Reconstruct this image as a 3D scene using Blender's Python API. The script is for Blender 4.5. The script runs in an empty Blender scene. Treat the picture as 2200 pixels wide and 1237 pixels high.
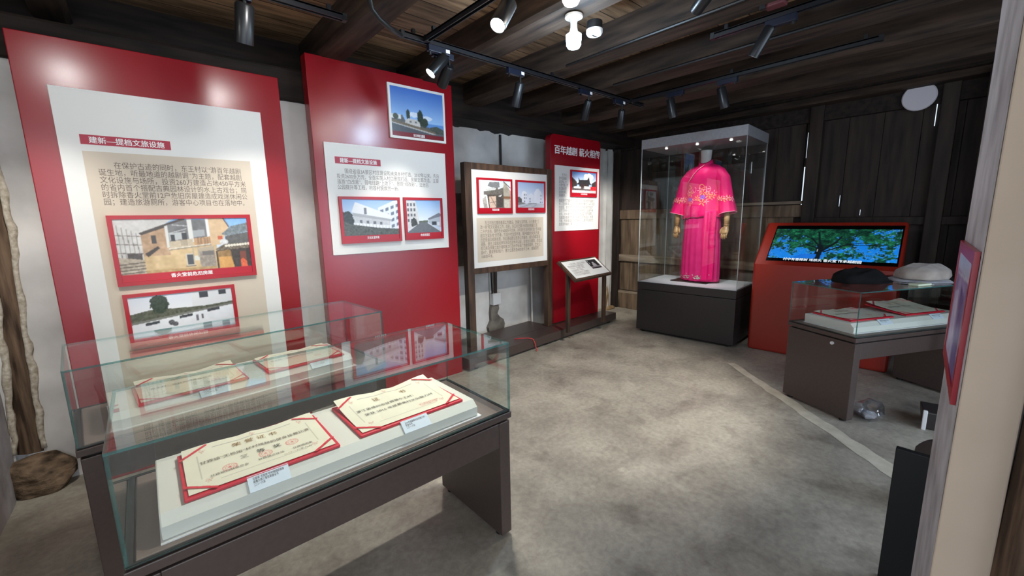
import bpy, bmesh, math, random
import numpy as np
from mathutils import Matrix, Vector

S = bpy.context.scene
C = S.collection
rnd = random.Random(7)

# ------------------------------------------------------------------ camera, world, exposure
cam = bpy.data.objects.new('camera', bpy.data.cameras.new('camera'))
C.objects.link(cam)
cam.data.sensor_width = 36.0
cam.data.lens = 894.146 / 2200 * 36
cam.data.clip_start = 0.02
yaw, pitch, roll = math.radians(48.667), math.radians(9.543), math.radians(-1.0676)
fw = Vector((math.cos(yaw) * math.cos(pitch), math.sin(yaw) * math.cos(pitch), -math.sin(pitch)))
rt = Vector((math.sin(yaw), -math.cos(yaw), 0)); up = rt.cross(fw)
r2 = rt * math.cos(roll) + up * math.sin(roll); u2 = up * math.cos(roll) - rt * math.sin(roll)
cam.matrix_world = Matrix(((r2.x, u2.x, -fw.x, 0), (r2.y, u2.y, -fw.y, 0), (r2.z, u2.z, -fw.z, 1.5), (0, 0, 0, 1)))
S.camera = cam

wd = bpy.data.worlds.new('daylight'); S.world = wd; wd.use_nodes = True
wd.node_tree.nodes['Background'].inputs[0].default_value = (0.75, 0.86, 1.0, 1)
wd.node_tree.nodes['Background'].inputs[1].default_value = 2.0

S.view_settings.view_transform = 'Standard'; S.view_settings.look = 'None'
S.view_settings.gamma = 1.0; S.view_settings.use_curve_mapping = False
S.view_settings.exposure = 0.2
cy = S.cycles
cy.use_denoising = True
cy.max_bounces = 8; cy.diffuse_bounces = 4; cy.glossy_bounces = 4; cy.transmission_bounces = 4
cy.transparent_max_bounces = 28
cy.caustics_reflective = False; cy.caustics_refractive = False
cy.sample_clamp_indirect = 4.0

def light(name, kind, loc, energy, color, parent=None, target=None, spot=60, blend=0.5, size=0.03, sy=None):
    d = bpy.data.lights.new(name, kind); d.energy = energy; d.color = color
    o = bpy.data.objects.new(name, d); C.objects.link(o); o.location = loc
    if kind == 'SPOT':
        d.spot_size = math.radians(spot); d.spot_blend = blend; d.shadow_soft_size = size
    elif kind == 'POINT':
        d.shadow_soft_size = size
    elif kind == 'AREA':
        d.shape = 'RECTANGLE'; d.size = size; d.size_y = sy or size
    if target is not None:
        o.rotation_euler = (Vector(target) - Vector(loc)).to_track_quat('-Z', 'Y').to_euler()
    if parent is not None:
        mw = Matrix.Translation(loc) @ o.rotation_euler.to_matrix().to_4x4()
        o.parent = parent
        o.matrix_local = parent_world(parent).inverted() @ mw
    return o

def parent_world(p):
    m = Matrix.LocRotScale(p.location, p.rotation_euler, None)
    return (parent_world(p.parent) @ m) if p.parent else m

WARM = (1.0, 0.93, 0.82); COOL = (0.62, 0.80, 1.0)
# daylight through the open doorway on the right-hand side of the room
light('doorway_daylight', 'AREA', (3.3, -1.75, 1.45), 26, (0.62, 0.78, 1.0), target=(3.3, 1.2, 0.3), size=1.3, sy=2.0)
# unseen soft lamp added behind the camera as ambient fill
light('front_fill', 'AREA', (-0.3, -2.2, 2.0), 16, (1.0, 0.93, 0.86), target=(0.9, 1.5, 0.9), size=1.8, sy=1.6)

# ------------------------------------------------------------------ materials
def lin(c):
    c = c / 255.0
    return c / 12.92 if c <= 0.04045 else ((c + 0.055) / 1.055) ** 2.4
def rgb(r, g, b): return (lin(r), lin(g), lin(b), 1.0)

class N:
    def __init__(self, m): self.m = m; self.t = m.node_tree; self.n = m.node_tree.nodes; self.l = m.node_tree.links
    def new(self, k, **kw):
        x = self.n.new(k)
        for a, b in kw.items(): setattr(x, a, b)
        return x
    def link(self, a, b): self.l.new(a, b)

def base_mat(name, col, rough=0.5, metal=0.0, spec=0.5):
    m = bpy.data.materials.new(name); m.use_nodes = True
    b = m.node_tree.nodes['Principled BSDF']
    b.inputs['Base Color'].default_value = col
    b.inputs['Roughness'].default_value = rough
    b.inputs['Metallic'].default_value = metal
    b.inputs['Specular IOR Level'].default_value = spec
    return m

def noise_mat(name, c1, c2, scale=8.0, stretch=(1, 1, 1), rough=0.6, detail=6.0, lo=0.35, hi=0.65, bump=0.0, metal=0.0, spec=0.5, bscale=None, dist=0.02):
    m = base_mat(name, c1, rough, metal, spec); t = N(m); b = t.n['Principled BSDF']
    tc = t.new('ShaderNodeTexCoord'); mp = t.new('ShaderNodeMapping'); mp.inputs['Scale'].default_value = stretch
    no = t.new('ShaderNodeTexNoise'); no.inputs['Scale'].default_value = scale; no.inputs['Detail'].default_value = detail
    cr = t.new('ShaderNodeValToRGB')
    cr.color_ramp.elements[0].position = lo; cr.color_ramp.elements[1].position = hi
    cr.color_ramp.elements[0].color = c1; cr.color_ramp.elements[1].color = c2
    t.link(tc.outputs['Object'], mp.inputs[0]); t.link(mp.outputs[0], no.inputs['Vector'])
    t.link(no.outputs[0], cr.inputs[0]); t.link(cr.outputs[0], b.inputs['Base Color'])
    if bump:
        bp = t.new('ShaderNodeBump'); bp.inputs['Strength'].default_value = bump; bp.inputs['Distance'].default_value = dist
        if bscale:
            n2 = t.new('ShaderNodeTexNoise'); n2.inputs['Scale'].default_value = bscale; n2.inputs['Detail'].default_value = 4
            t.link(mp.outputs[0], n2.inputs['Vector']); t.link(n2.outputs[0], bp.inputs['Height'])
        else:
            t.link(no.outputs[0], bp.inputs['Height'])
        t.link(bp.outputs[0], b.inputs['Normal'])
    return m

def floor_mat():
    m = base_mat('concrete_floor', (0.3, 0.28, 0.25, 1), 0.42); t = N(m); b = t.n['Principled BSDF']
    tc = t.new('ShaderNodeTexCoord')
    def nz(s, d, lo, hi, c1, c2, off=0.0):
        mp = t.new('ShaderNodeMapping'); mp.inputs['Location'].default_value = (off, off * 0.7, 0)
        no = t.new('ShaderNodeTexNoise'); no.inputs['Scale'].default_value = s; no.inputs['Detail'].default_value = d
        no.inputs['Roughness'].default_value = 0.62; no.inputs['Distortion'].default_value = 0.35
        cr = t.new('ShaderNodeValToRGB'); cr.color_ramp.elements[0].position = lo; cr.color_ramp.elements[1].position = hi
        cr.color_ramp.elements[0].color = c1; cr.color_ramp.elements[1].color = c2
        t.link(tc.outputs['Object'], mp.inputs[0]); t.link(mp.outputs[0], no.inputs['Vector']); t.link(no.outputs[0], cr.inputs[0])
        return no, cr
    n1, a = nz(2.3, 12, 0.30, 0.72, rgb(140, 134, 124), rgb(190, 184, 170))
    n2, s = nz(2.9, 12, 0.33, 0.46, (0.46, 0.44, 0.42, 1), (1, 1, 1, 1), 3.1)
    n3, g = nz(30, 10, 0.3, 0.72, (0.74, 0.73, 0.71, 1), (1.10, 1.09, 1.06, 1), 7.0)
    def mul(x, y, f):
        k = t.new('ShaderNodeMix', data_type='RGBA', blend_type='MULTIPLY'); k.inputs[0].default_value = f
        t.link(x, k.inputs[6]); t.link(y, k.inputs[7]); return k.outputs[2]
    c = mul(mul(a.outputs[0], s.outputs[0], 0.55), g.outputs[0], 1.0)
    t.link(c, b.inputs['Base Color'])
    rr = t.new('ShaderNodeMapRange'); rr.inputs[3].default_value = 0.34; rr.inputs[4].default_value = 0.62
    t.link(n1.outputs[0], rr.inputs[0]); t.link(rr.outputs[0], b.inputs['Roughness'])
    bp = t.new('ShaderNodeBump'); bp.inputs['Strength'].default_value = 0.25; bp.inputs['Distance'].default_value = 0.006
    t.link(n3.outputs[0], bp.inputs['Height']); t.link(bp.outputs[0], b.inputs['Normal'])
    return m

def schlick_mat(name, tint, rough=0.0, f0=0.045, extra=0.0, edge=None):
    """clear pane: what passes straight through plus a mirror part that grows towards grazing view"""
    m = bpy.data.materials.new(name); m.use_nodes = True; t = N(m); t.n.clear()
    out = t.new('ShaderNodeOutputMaterial'); mx = t.new('ShaderNodeMixShader')
    tr = t.new('ShaderNodeBsdfTransparent'); tr.inputs[0].default_value = tint
    gl = t.new('ShaderNodeBsdfGlossy'); gl.inputs['Roughness'].default_value = rough; gl.inputs[0].default_value = (1, 1, 1, 1)
    g = t.new('ShaderNodeNewGeometry'); d = t.new('ShaderNodeVectorMath', operation='DOT_PRODUCT')
    t.link(g.outputs['Incoming'], d.inputs[0]); t.link(g.outputs['Normal'], d.inputs[1])
    ab = t.new('ShaderNodeMath', operation='ABSOLUTE'); t.link(d.outputs['Value'], ab.inputs[0])
    om = t.new('ShaderNodeMath', operation='SUBTRACT'); om.inputs[0].default_value = 1.0; t.link(ab.outputs[0], om.inputs[1])
    pw = t.new('ShaderNodeMath', operation='POWER'); t.link(om.outputs[0], pw.inputs[0]); pw.inputs[1].default_value = 5.0
    ma = t.new('ShaderNodeMath', operation='MULTIPLY_ADD'); t.link(pw.outputs[0], ma.inputs[0])
    ma.inputs[1].default_value = 1 - f0; ma.inputs[2].default_value = f0 + extra
    t.link(ma.outputs[0], mx.inputs[0]); t.link(tr.outputs[0], mx.inputs[1]); t.link(gl.outputs[0], mx.inputs[2])
    last = mx.outputs[0]
    if edge:
        df = t.new('ShaderNodeBsdfDiffuse'); df.inputs[0].default_value = edge
        m2 = t.new('ShaderNodeMixShader'); m2.inputs[0].default_value = 0.42
        t.link(last, m2.inputs[1]); t.link(df.outputs[0], m2.inputs[2]); last = m2.outputs[0]
    t.link(last, out.inputs[0])
    return m

def emit_mat(name, col, strength):
    m = bpy.data.materials.new(name); m.use_nodes = True; t = N(m); t.n.clear()
    e = t.new('ShaderNodeEmission'); e.inputs[0].default_value = col; e.inputs[1].default_value = strength
    o = t.new('ShaderNodeOutputMaterial'); t.link(e.outputs[0], o.inputs[0]); return m

def print_mat(name, rough=0.35, emit=None):
    m = bpy.data.materials.new(name); m.use_nodes = True; t = N(m)
    at = t.new('ShaderNodeAttribute', attribute_name='ink')
    b = t.n['Principled BSDF']
    if emit is None:
        t.link(at.outputs['Color'], b.inputs['Base Color']); b.inputs['Roughness'].default_value = rough
    else:
        b.inputs['Base Color'].default_value = (0.01, 0.01, 0.012, 1); b.inputs['Roughness'].default_value = 0.12
        t.link(at.outputs['Color'], b.inputs['Emission Color']); b.inputs['Emission Strength'].default_value = emit
    return m

M = {}
M['floor'] = floor_mat()
M['plaster'] = noise_mat('white_plaster', rgb(186, 184, 180), rgb(224, 222, 218), 2.2, rough=0.85, lo=0.3, hi=0.62, bump=0.35, bscale=9, dist=0.012, spec=0.2)
M['plaster_grey'] = noise_mat('dusty_plaster', rgb(150, 143, 142), rgb(196, 192, 192), 6, (1, 1, 0.8), rough=0.8, lo=0.32, hi=0.62, bump=0.5, bscale=22, dist=0.006, spec=0.2)
M['plaster_rim'] = noise_mat('crumbly_cream_plaster', rgb(168, 156, 136), rgb(214, 206, 190), 40, rough=0.9, bump=0.7, dist=0.01, spec=0.1)
M['mud'] = noise_mat('bare_mud_plaster', rgb(128, 104, 76), rgb(178, 156, 122), 9, rough=0.95, bump=0.6, dist=0.02, spec=0.1)
M['skirt_grey'] = noise_mat('mottled_dark_grey', rgb(92, 86, 80), rgb(128, 121, 112), 6, rough=0.9, spec=0.2)
M['wood_back'] = noise_mat('weathered_board', rgb(72, 58, 46), rgb(122, 103, 84), 3.2, (6, 6, 0.7), rough=0.75, lo=0.3, hi=0.7, bump=0.35, dist=0.006, spec=0.25)
M['wood_rail'] = noise_mat('pale_worn_rail', rgb(104, 90, 76), rgb(150, 134, 116), 4, (6, 0.8, 6), rough=0.75, spec=0.25)
M['wood_dark'] = noise_mat('smoked_dark_board', rgb(30, 24, 21), rgb(58, 46, 40), 3, (6, 6, 0.7), rough=0.7, lo=0.3, hi=0.7, bump=0.3, dist=0.006, spec=0.3)
M['joist'] = noise_mat('old_joist_wood', rgb(30, 25, 22), rgb(76, 61, 50), 4, (5, 0.6, 5), rough=0.72, lo=0.3, hi=0.72, bump=0.4, dist=0.008, spec=0.25)
M['beam'] = noise_mat('sooty_beam_wood', rgb(22, 18, 16), rgb(50, 40, 34), 4, (0.6, 5, 5), rough=0.75, lo=0.3, hi=0.72, bump=0.4, dist=0.008, spec=0.25)
M['column'] = noise_mat('old_column_wood', rgb(66, 52, 42), rgb(126, 104, 84), 6, (6, 6, 0.6), rough=0.8, bump=0.5, dist=0.01, spec=0.2)
M['stone'] = noise_mat('rough_stone', rgb(58, 48, 38), rgb(140, 118, 96), 14, (1, 1, 1.8), rough=0.95, lo=0.3, hi=0.68, bump=1.0, dist=0.03, spec=0.15)

def plank_mat():
    m = base_mat('ceiling_boards', (0.1, 0.08, 0.06, 1), 0.8, spec=0.2); t = N(m); b = t.n['Principled BSDF']
    tc = t.new('ShaderNodeTexCoord'); mp = t.new('ShaderNodeMapping'); mp.inputs['Scale'].default_value = (1, 1, 1)
    br = t.new('ShaderNodeTexBrick'); br.inputs['Scale'].default_value = 1.0
    br.inputs['Brick Width'].default_value = 2.4; br.inputs['Row Height'].default_value = 0.21
    br.inputs['Mortar Size'].default_value = 0.004; br.inputs['Mortar'].default_value = rgb(18, 14, 12)
    br.inputs['Color1'].default_value = rgb(150, 124, 98); br.inputs['Color2'].default_value = rgb(108, 88, 70)
    no = t.new('ShaderNodeTexNoise'); no.inputs['Scale'].default_value = 4; no.inputs['Detail'].default_value = 7
    m2 = t.new('ShaderNodeMapping'); m2.inputs['Scale'].default_value = (0.7, 6, 6)
    cr = t.new('ShaderNodeValToRGB'); cr.color_ramp.elements[0].color = (0.42, 0.40, 0.38, 1); cr.color_ramp.elements[1].color = (1.2, 1.15, 1.1, 1)
    cr.color_ramp.elements[0].position = 0.32; cr.color_ramp.elements[1].position = 0.66
    k = t.new('ShaderNodeMix', data_type='RGBA', blend_type='MULTIPLY'); k.inputs[0].default_value = 1.0
    t.link(tc.outputs['Object'], mp.inputs[0]); t.link(mp.outputs[0], br.inputs['Vector'])
    t.link(tc.outputs['Object'], m2.inputs[0]); t.link(m2.outputs[0], no.inputs['Vector']); t.link(no.outputs[0], cr.inputs[0])
    t.link(br.outputs['Color'], k.inputs[6]); t.link(cr.outputs[0], k.inputs[7]); t.link(k.outputs[2], b.inputs['Base Color'])
    return m
M['planks'] = plank_mat()
M['red'] = base_mat('red_panel_film', rgb(144, 10, 25), 0.25, spec=0.7)
M['red_edge'] = base_mat('red_panel_side', rgb(118, 12, 24), 0.4)
M['red_frame'] = base_mat('red_frame_lacquer', rgb(172, 18, 34), 0.3)
M['crimson'] = base_mat('crimson_label', rgb(168, 18, 52), 0.4)
M['sheet'] = base_mat('white_print_board', rgb(226, 226, 222), 0.55, spec=0.35)
M['cream'] = base_mat('beige_print', rgb(206, 194, 176), 0.55, spec=0.3)
M['ink'] = base_mat('grey_brown_ink', rgb(112, 98, 88), 0.6)
M['ink_light'] = base_mat('pale_grey_ink', rgb(126, 118, 112), 0.6)
M['ink_dark'] = base_mat('dark_ink', rgb(60, 56, 54), 0.6)
M['ink_gold'] = base_mat('gold_ink', rgb(150, 110, 44), 0.45)
M['ink_red'] = base_mat('red_seal_ink', rgb(206, 96, 96), 0.6)
M['junction'] = base_mat('dull_maroon_plastic', rgb(92, 40, 44), 0.6)
M['white'] = base_mat('white_lettering', rgb(236, 234, 234), 0.5)
M['metal_brown'] = noise_mat('brown_coated_steel', rgb(68, 56, 52), rgb(74, 61, 56), 60, rough=0.34, spec=0.5)
M['metal_dark'] = noise_mat('dark_coated_steel', rgb(44, 40, 40), rgb(50, 45, 44), 60, rough=0.4, spec=0.5)
M['frame_wood'] = noise_mat('dark_brown_frame', rgb(50, 36, 28), rgb(84, 62, 46), 5, (4, 4, 0.6), rough=0.5)
M['black'] = base_mat('black_plastic', rgb(11, 11, 12), 0.5)
M['black_metal'] = base_mat('black_track_metal', rgb(24, 25, 29), 0.35, spec=0.6)
M['spot_black'] = base_mat('spot_housing', rgb(34, 35, 37), 0.32, 0.3)
M['rubber'] = base_mat('rubber_foot', rgb(14, 14, 14), 0.7)
M['glass'] = schlick_mat('clear_glass', (0.965, 0.985, 0.975, 1))
M['glass_edge'] = schlick_mat('green_glass_edge', (0.45, 0.72, 0.68, 1), 0.05, 0.10, 0.0, rgb(66, 120, 118))
M['glass_bright'] = schlick_mat('polished_glass_edge', (0.8, 0.86, 0.88, 1), 0.15, 0.3, 0.0, rgb(226, 234, 238))
M['riser'] = base_mat('ivory_riser_board', rgb(222, 219, 210), 0.5, spec=0.4)
M['paper'] = noise_mat('cream_paper', rgb(236, 229, 206), rgb(242, 236, 216), 30, rough=0.6, spec=0.3)
M['label'] = base_mat('pale_blue_card', rgb(222, 230, 240), 0.5)
M['folder'] = base_mat('red_folder_cloth', rgb(214, 38, 58), 0.45)
M['ribbon'] = base_mat('red_ribbon', rgb(222, 48, 66), 0.35)
M['kiosk'] = base_mat('red_lacquered_steel', rgb(146, 36, 22), 0.34, spec=0.6)
M['screen_glass'] = base_mat('black_screen_glass', rgb(6, 6, 9), 0.12)
M['lid'] = noise_mat('satin_grey_lid', rgb(150, 149, 152), rgb(160, 159, 162), 40, rough=0.32, metal=0.15)
M['case_floor'] = base_mat('white_case_floor', rgb(232, 236, 242), 0.4)
M['skin_wood'] = noise_mat('varnished_hand_wood', rgb(150, 112, 72), rgb(190, 152, 104), 6, (1, 1, 3), rough=0.35)
M['linen'] = base_mat('grey_linen_cover', rgb(190, 188, 188), 0.85, spec=0.1)
def cloth(name, c1, c2, sc=14, rough=0.62, sheen=0.3):
    m = noise_mat(name, c1, c2, sc, rough=rough, spec=0.25, bump=0.15, dist=0.004)
    m.node_tree.nodes['Principled BSDF'].inputs['Sheen Weight'].default_value = sheen
    return m
M['pink'] = cloth('hot_pink_satin', rgb(226, 14, 104), rgb(234, 20, 112), rough=0.55, sheen=0.0)
M['pink_skirt'] = cloth('rose_pink_silk', rgb(208, 32, 108), rgb(220, 42, 118), rough=0.55, sheen=0.0)
M['piping'] = base_mat('pale_pink_piping', rgb(246, 150, 176), 0.6)
M['embroid_gold'] = base_mat('gold_thread', rgb(236, 140, 92), 0.6)
M['embroid_pink'] = base_mat('pale_pink_thread', rgb(246, 148, 176), 0.6)
M['embroid_blue'] = base_mat('violet_blue_thread', rgb(120, 98, 222), 0.5)
M['embroid_grey'] = base_mat('silver_thread', rgb(190, 178, 170), 0.5)
M['black_cloth'] = cloth('black_wool', rgb(5, 5, 6), rgb(9, 9, 10), rough=0.9, sheen=0.0)
M['beige_cloth'] = cloth('beige_canvas', rgb(150, 138, 128), rgb(172, 160, 150))
M['grey_cloth'] = cloth('grey_cotton', rgb(136, 134, 140), rgb(160, 158, 164))
M['green_paper'] = base_mat('pale_green_wrapper', rgb(206, 214, 186), 0.5)
M['plastic'] = schlick_mat('clear_plastic_film', (0.86, 0.89, 0.94, 1), 0.12, 0.22, 0.0)
M['white_plastic'] = base_mat('white_plastic', rgb(214, 214, 214), 0.4)
M['disc'] = base_mat('matt_white_disc', rgb(206, 202, 208), 0.5)
M['blue_plastic'] = base_mat('black_blue_adapter', rgb(22, 28, 44), 0.35)
M['bulb'] = emit_mat('lit_led_bulb', (0.55, 0.80, 1.0, 1), 28)
M['bulb_warm'] = emit_mat('lit_white_bulb', (1.0, 0.97, 0.9, 1), 6)
M['lens_on'] = emit_mat('lit_spot_lens', (1.0, 0.98, 0.93, 1), 50)
M['lens_strong'] = emit_mat('strongly_lit_spot_lens', (1.0, 0.98, 0.95, 1), 260)
M['downlight'] = emit_mat('small_lid_lamp', (1.0, 0.97, 0.95, 1), 6)
M['tray'] = base_mat('lit_brown_tray_bed', rgb(122, 106, 98), 0.5)  # paler than the case steel, the lamplight on the bed put into its colour
M['hem_trim'] = base_mat('maroon_hem_trim', rgb(120, 10, 52), 0.6)
M['lens_dim'] = emit_mat('side_seen_spot_lens', (0.86, 0.95, 1.0, 1), 1.1)
M['crack'] = emit_mat('daylight_in_gap', (0.75, 0.87, 1.0, 1), 1.0)
M['pipe_white'] = base_mat('white_pvc_pipe', rgb(222, 220, 214), 0.45)
M['cable_red'] = base_mat('red_cable', rgb(196, 52, 52), 0.45)
M['beige_wall'] = noise_mat('beige_painted_board', rgb(186, 166, 146), rgb(196, 176, 156), 3, rough=0.7, spec=0.25)
M['print'] = print_mat('photo_print', 0.32)
M['screen'] = print_mat('screen_picture', emit=0.85)
M['glow_text'] = emit_mat('lit_subtitle', (0.85, 0.93, 1.0, 1), 0.95)

# ------------------------------------------------------------------ object helpers
class MB:
    def __init__(self): self.v = []; self.f = []; self.m = []
    def quad(self, pts, mi=0):
        n = len(self.v); self.v += [Vector(p) for p in pts]; self.f.append(list(range(n, n + len(pts)))); self.m.append(mi); return self
    def box(self, a, b, mi=0, mx=None):
        x0, y0, z0 = a; x1, y1, z1 = b; n = len(self.v)
        P = [(x0, y0, z0), (x1, y0, z0), (x1, y1, z0), (x0, y1, z0), (x0, y0, z1), (x1, y0, z1), (x1, y1, z1), (x0, y1, z1)]
        P = [Vector(p) for p in P]
        if mx is not None: P = [mx @ p for p in P]
        self.v += P
        for q in ((0, 3, 2, 1), (4, 5, 6, 7), (0, 1, 5, 4), (1, 2, 6, 5), (2, 3, 7, 6), (3, 0, 4, 7)):
            self.f.append([n + i for i in q]); self.m.append(mi)
        return self
    def pane(self, a, b, axis, face=0, edge=1):
        n0 = len(self.f); self.box(a, b, edge)
        for i, k in enumerate((2, 2, 1, 0, 1, 0)):
            if k == axis: self.m[n0 + i] = face
        return self
    def prism(self, prof, o, ex, ey, ez, depth, mi=0):
        """profile points (u,v) in the ex,ey plane, swept by depth along ez"""
        o, ex, ey, ez = Vector(o), Vector(ex), Vector(ey), Vector(ez); n = len(self.v); k = len(prof)
        for d in (0, depth):
            for u, v in prof: self.v.append(o + ex * u + ey * v + ez * d)
        self.f.append([n + i for i in range(k)][::-1]); self.f.append([n + k + i for i in range(k)]); self.m += [mi, mi]
        for i in range(k):
            j = (i + 1) % k; self.f.append([n + i, n + j, n + k + j, n + k + i]); self.m.append(mi)
        return self
    def tube(self, path, r, seg=10, mi=0, caps=True):
        path = [Vector(p) for p in path]; n = len(self.v); L = len(path)
        rs = r if isinstance(r, (list, tuple)) else [r] * L
        prev = None
        for i, p in enumerate(path):
            d = (path[min(i + 1, L - 1)] - path[max(i - 1, 0)]).normalized()
            if prev is None:
                a = Vector((0, 0, 1)) if abs(d.z) < 0.9 else Vector((1, 0, 0)); x = d.cross(a).normalized()
            else: x = (prev - d * prev.dot(d)).normalized()
            prev = x; y = d.cross(x)
            for s in range(seg):
                t = 2 * math.pi * s / seg; self.v.append(p + (x * math.cos(t) + y * math.sin(t)) * rs[i])
        for i in range(L - 1):
            for s in range(seg):
                t = (s + 1) % seg; self.f.append([n + i * seg + s, n + i * seg + t, n + (i + 1) * seg + t, n + (i + 1) * seg + s]); self.m.append(mi)
        if caps:
            self.f.append([n + s for s in range(seg)][::-1]); self.f.append([n + (L - 1) * seg + s for s in range(seg)]); self.m += [mi, mi]
        return self
    def loft(self, rings, mi=0, caps=True):
        n = len(self.v); k = len(rings[0])
        for r in rings: self.v += [Vector(p) for p in r]
        for i in range(len(rings) - 1):
            for s in range(k):
                t = (s + 1) % k; self.f.append([n + i * k + s, n + i * k + t, n + (i + 1) * k + t, n + (i + 1) * k + s]); self.m.append(mi)
        if caps:
            self.f.append([n + s for s in range(k)][::-1]); self.f.append([n + (len(rings) - 1) * k + s for s in range(k)]); self.m += [mi, mi]
        return self
    def grid(self, fn, nu, nv, mi=0):
        n = len(self.v)
        for j in range(nv + 1):
            for i in range(nu + 1): self.v.append(Vector(fn(i / nu, j / nv)))
        for j in range(nv):
            for i in range(nu):
                a = n + j * (nu + 1) + i; self.f.append([a, a + 1, a + nu + 2, a + nu + 1]); self.m.append(mi)
        return self

def obj(name, mb, mats, parent=None, bevel=0.0, smooth=False, label=None, seg=2, angle=40):
    me = bpy.data.meshes.new(name)
    me.from_pydata([tuple(v) for v in mb.v], [], mb.f)
    if not isinstance(mats, (list, tuple)): mats = [mats]
    for m in mats: me.materials.append(m)
    for p, i in zip(me.polygons, mb.m): p.material_index = i
    bm = bmesh.new(); bm.from_mesh(me); bmesh.ops.recalc_face_normals(bm, faces=bm.faces); bm.to_mesh(me); bm.free()
    if smooth:
        me.polygons.foreach_set('use_smooth', [True] * len(me.polygons))
        if smooth == 'auto':
            try: me.set_sharp_from_angle(angle=math.radians(angle))
            except Exception: pass
    o = bpy.data.objects.new(name, me); C.objects.link(o)
    if parent is not None: o.parent = parent
    if bevel:
        b = o.modifiers.new('bevel', 'BEVEL'); b.width = bevel; b.segments = seg; b.limit_method = 'ANGLE'; b.angle_limit = math.radians(50)
    if label: o['label'] = label
    return o

def thing(name, label, cat, loc=(0, 0, 0), rz=0.0, group=None):
    o = bpy.data.objects.new(name, None); C.objects.link(o); o.empty_display_size = 0.1
    o.location = loc; o.rotation_euler = (0, 0, rz); o['label'] = label; o['category'] = cat
    if group: o['group'] = group
    return o
def tag(o, label, cat, group=None):
    o['label'] = label; o['category'] = cat
    if group: o['group'] = group
    return o
def struct(o):
    o['kind'] = 'structure'; return o
def dup(root, loc, rz, label, parent=None):
    c = root.copy(); C.objects.link(c)
    if parent is None:
        c.location = loc; c.rotation_euler = (0, 0, rz); c['label'] = label
    else: c.parent = parent
    for ch in list(root.children): dup(ch, None, None, None, c)
    return c

def text(name, body, o, ex, ey, box, mat, parent, bold=0.0, lift=0.0006, spacing=1.0, line=1.0):
    """lettering as flat mesh fitted into box=(u0,v0,u1,v1) of the plane o + ex*u + ey*v"""
    cu = bpy.data.curves.new(name, 'FONT'); cu.body = body; cu.size = 1; cu.resolution_u = 2
    cu.space_character = spacing; cu.space_line = line
    to = bpy.data.objects.new(name, cu); C.objects.link(to)
    dg = bpy.context.evaluated_depsgraph_get(); me = bpy.data.meshes.new_from_object(to.evaluated_get(dg))
    bpy.data.objects.remove(to); me.name = name
    n = len(me.vertices); co = np.empty(n * 3); me.vertices.foreach_get('co', co); co = co.reshape(-1, 3)
    a, b = co.min(0), co.max(0); u0, v0, u1, v1 = box
    u = u0 + (co[:, 0] - a[0]) / (b[0] - a[0]) * (u1 - u0); v = v0 + (co[:, 1] - a[1]) / max(b[1] - a[1], 1e-6) * (v1 - v0)
    o, ex, ey = (np.array(x, float) for x in (o, ex, ey)); nz = np.cross(ex, ey)
    if bold:
        k = bold * (v1 - v0); faces = [list(p.vertices) for p in me.polygons]; V, F = [], []
        for q, (du, dv) in enumerate(((0, 0), (k, 0), (-k, 0), (0, k * .6), (0, -k * .6))):
            V.append(o + (u + du)[:, None] * ex + (v + dv)[:, None] * ey + nz * (lift + q * 0.00004)); F += [[i + q * n for i in f] for f in faces]
        me = bpy.data.meshes.new(name); me.from_pydata(np.concatenate(V).tolist(), [], F); me.materials.append(mat)
    else:
        co = o + u[:, None] * ex + v[:, None] * ey + nz * lift
        me.vertices.foreach_set('co', co.ravel()); me.materials.clear(); me.materials.append(mat); me.update()
    ob = bpy.data.objects.new(name, me); C.objects.link(ob); ob.parent = parent
    return ob

# --- flat printed pictures: a fine grid of ink colours
def smooth_noise(w, h, s, seed):
    r = np.random.RandomState(seed); g = r.rand(int(h / s) + 3, int(w / s) + 3)
    y = np.arange(h) / s; x = np.arange(w) / s; yi = y.astype(int); xi = x.astype(int); fy = (y - yi)[:, None]; fx = (x - xi)[None]
    fy = fy * fy * (3 - 2 * fy); fx = fx * fx * (3 - 2 * fx)
    return (g[yi][:, xi] * (1 - fy) * (1 - fx) + g[yi][:, xi + 1] * (1 - fy) * fx + g[yi + 1][:, xi] * fy * (1 - fx) + g[yi + 1][:, xi + 1] * fy * fx)

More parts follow.
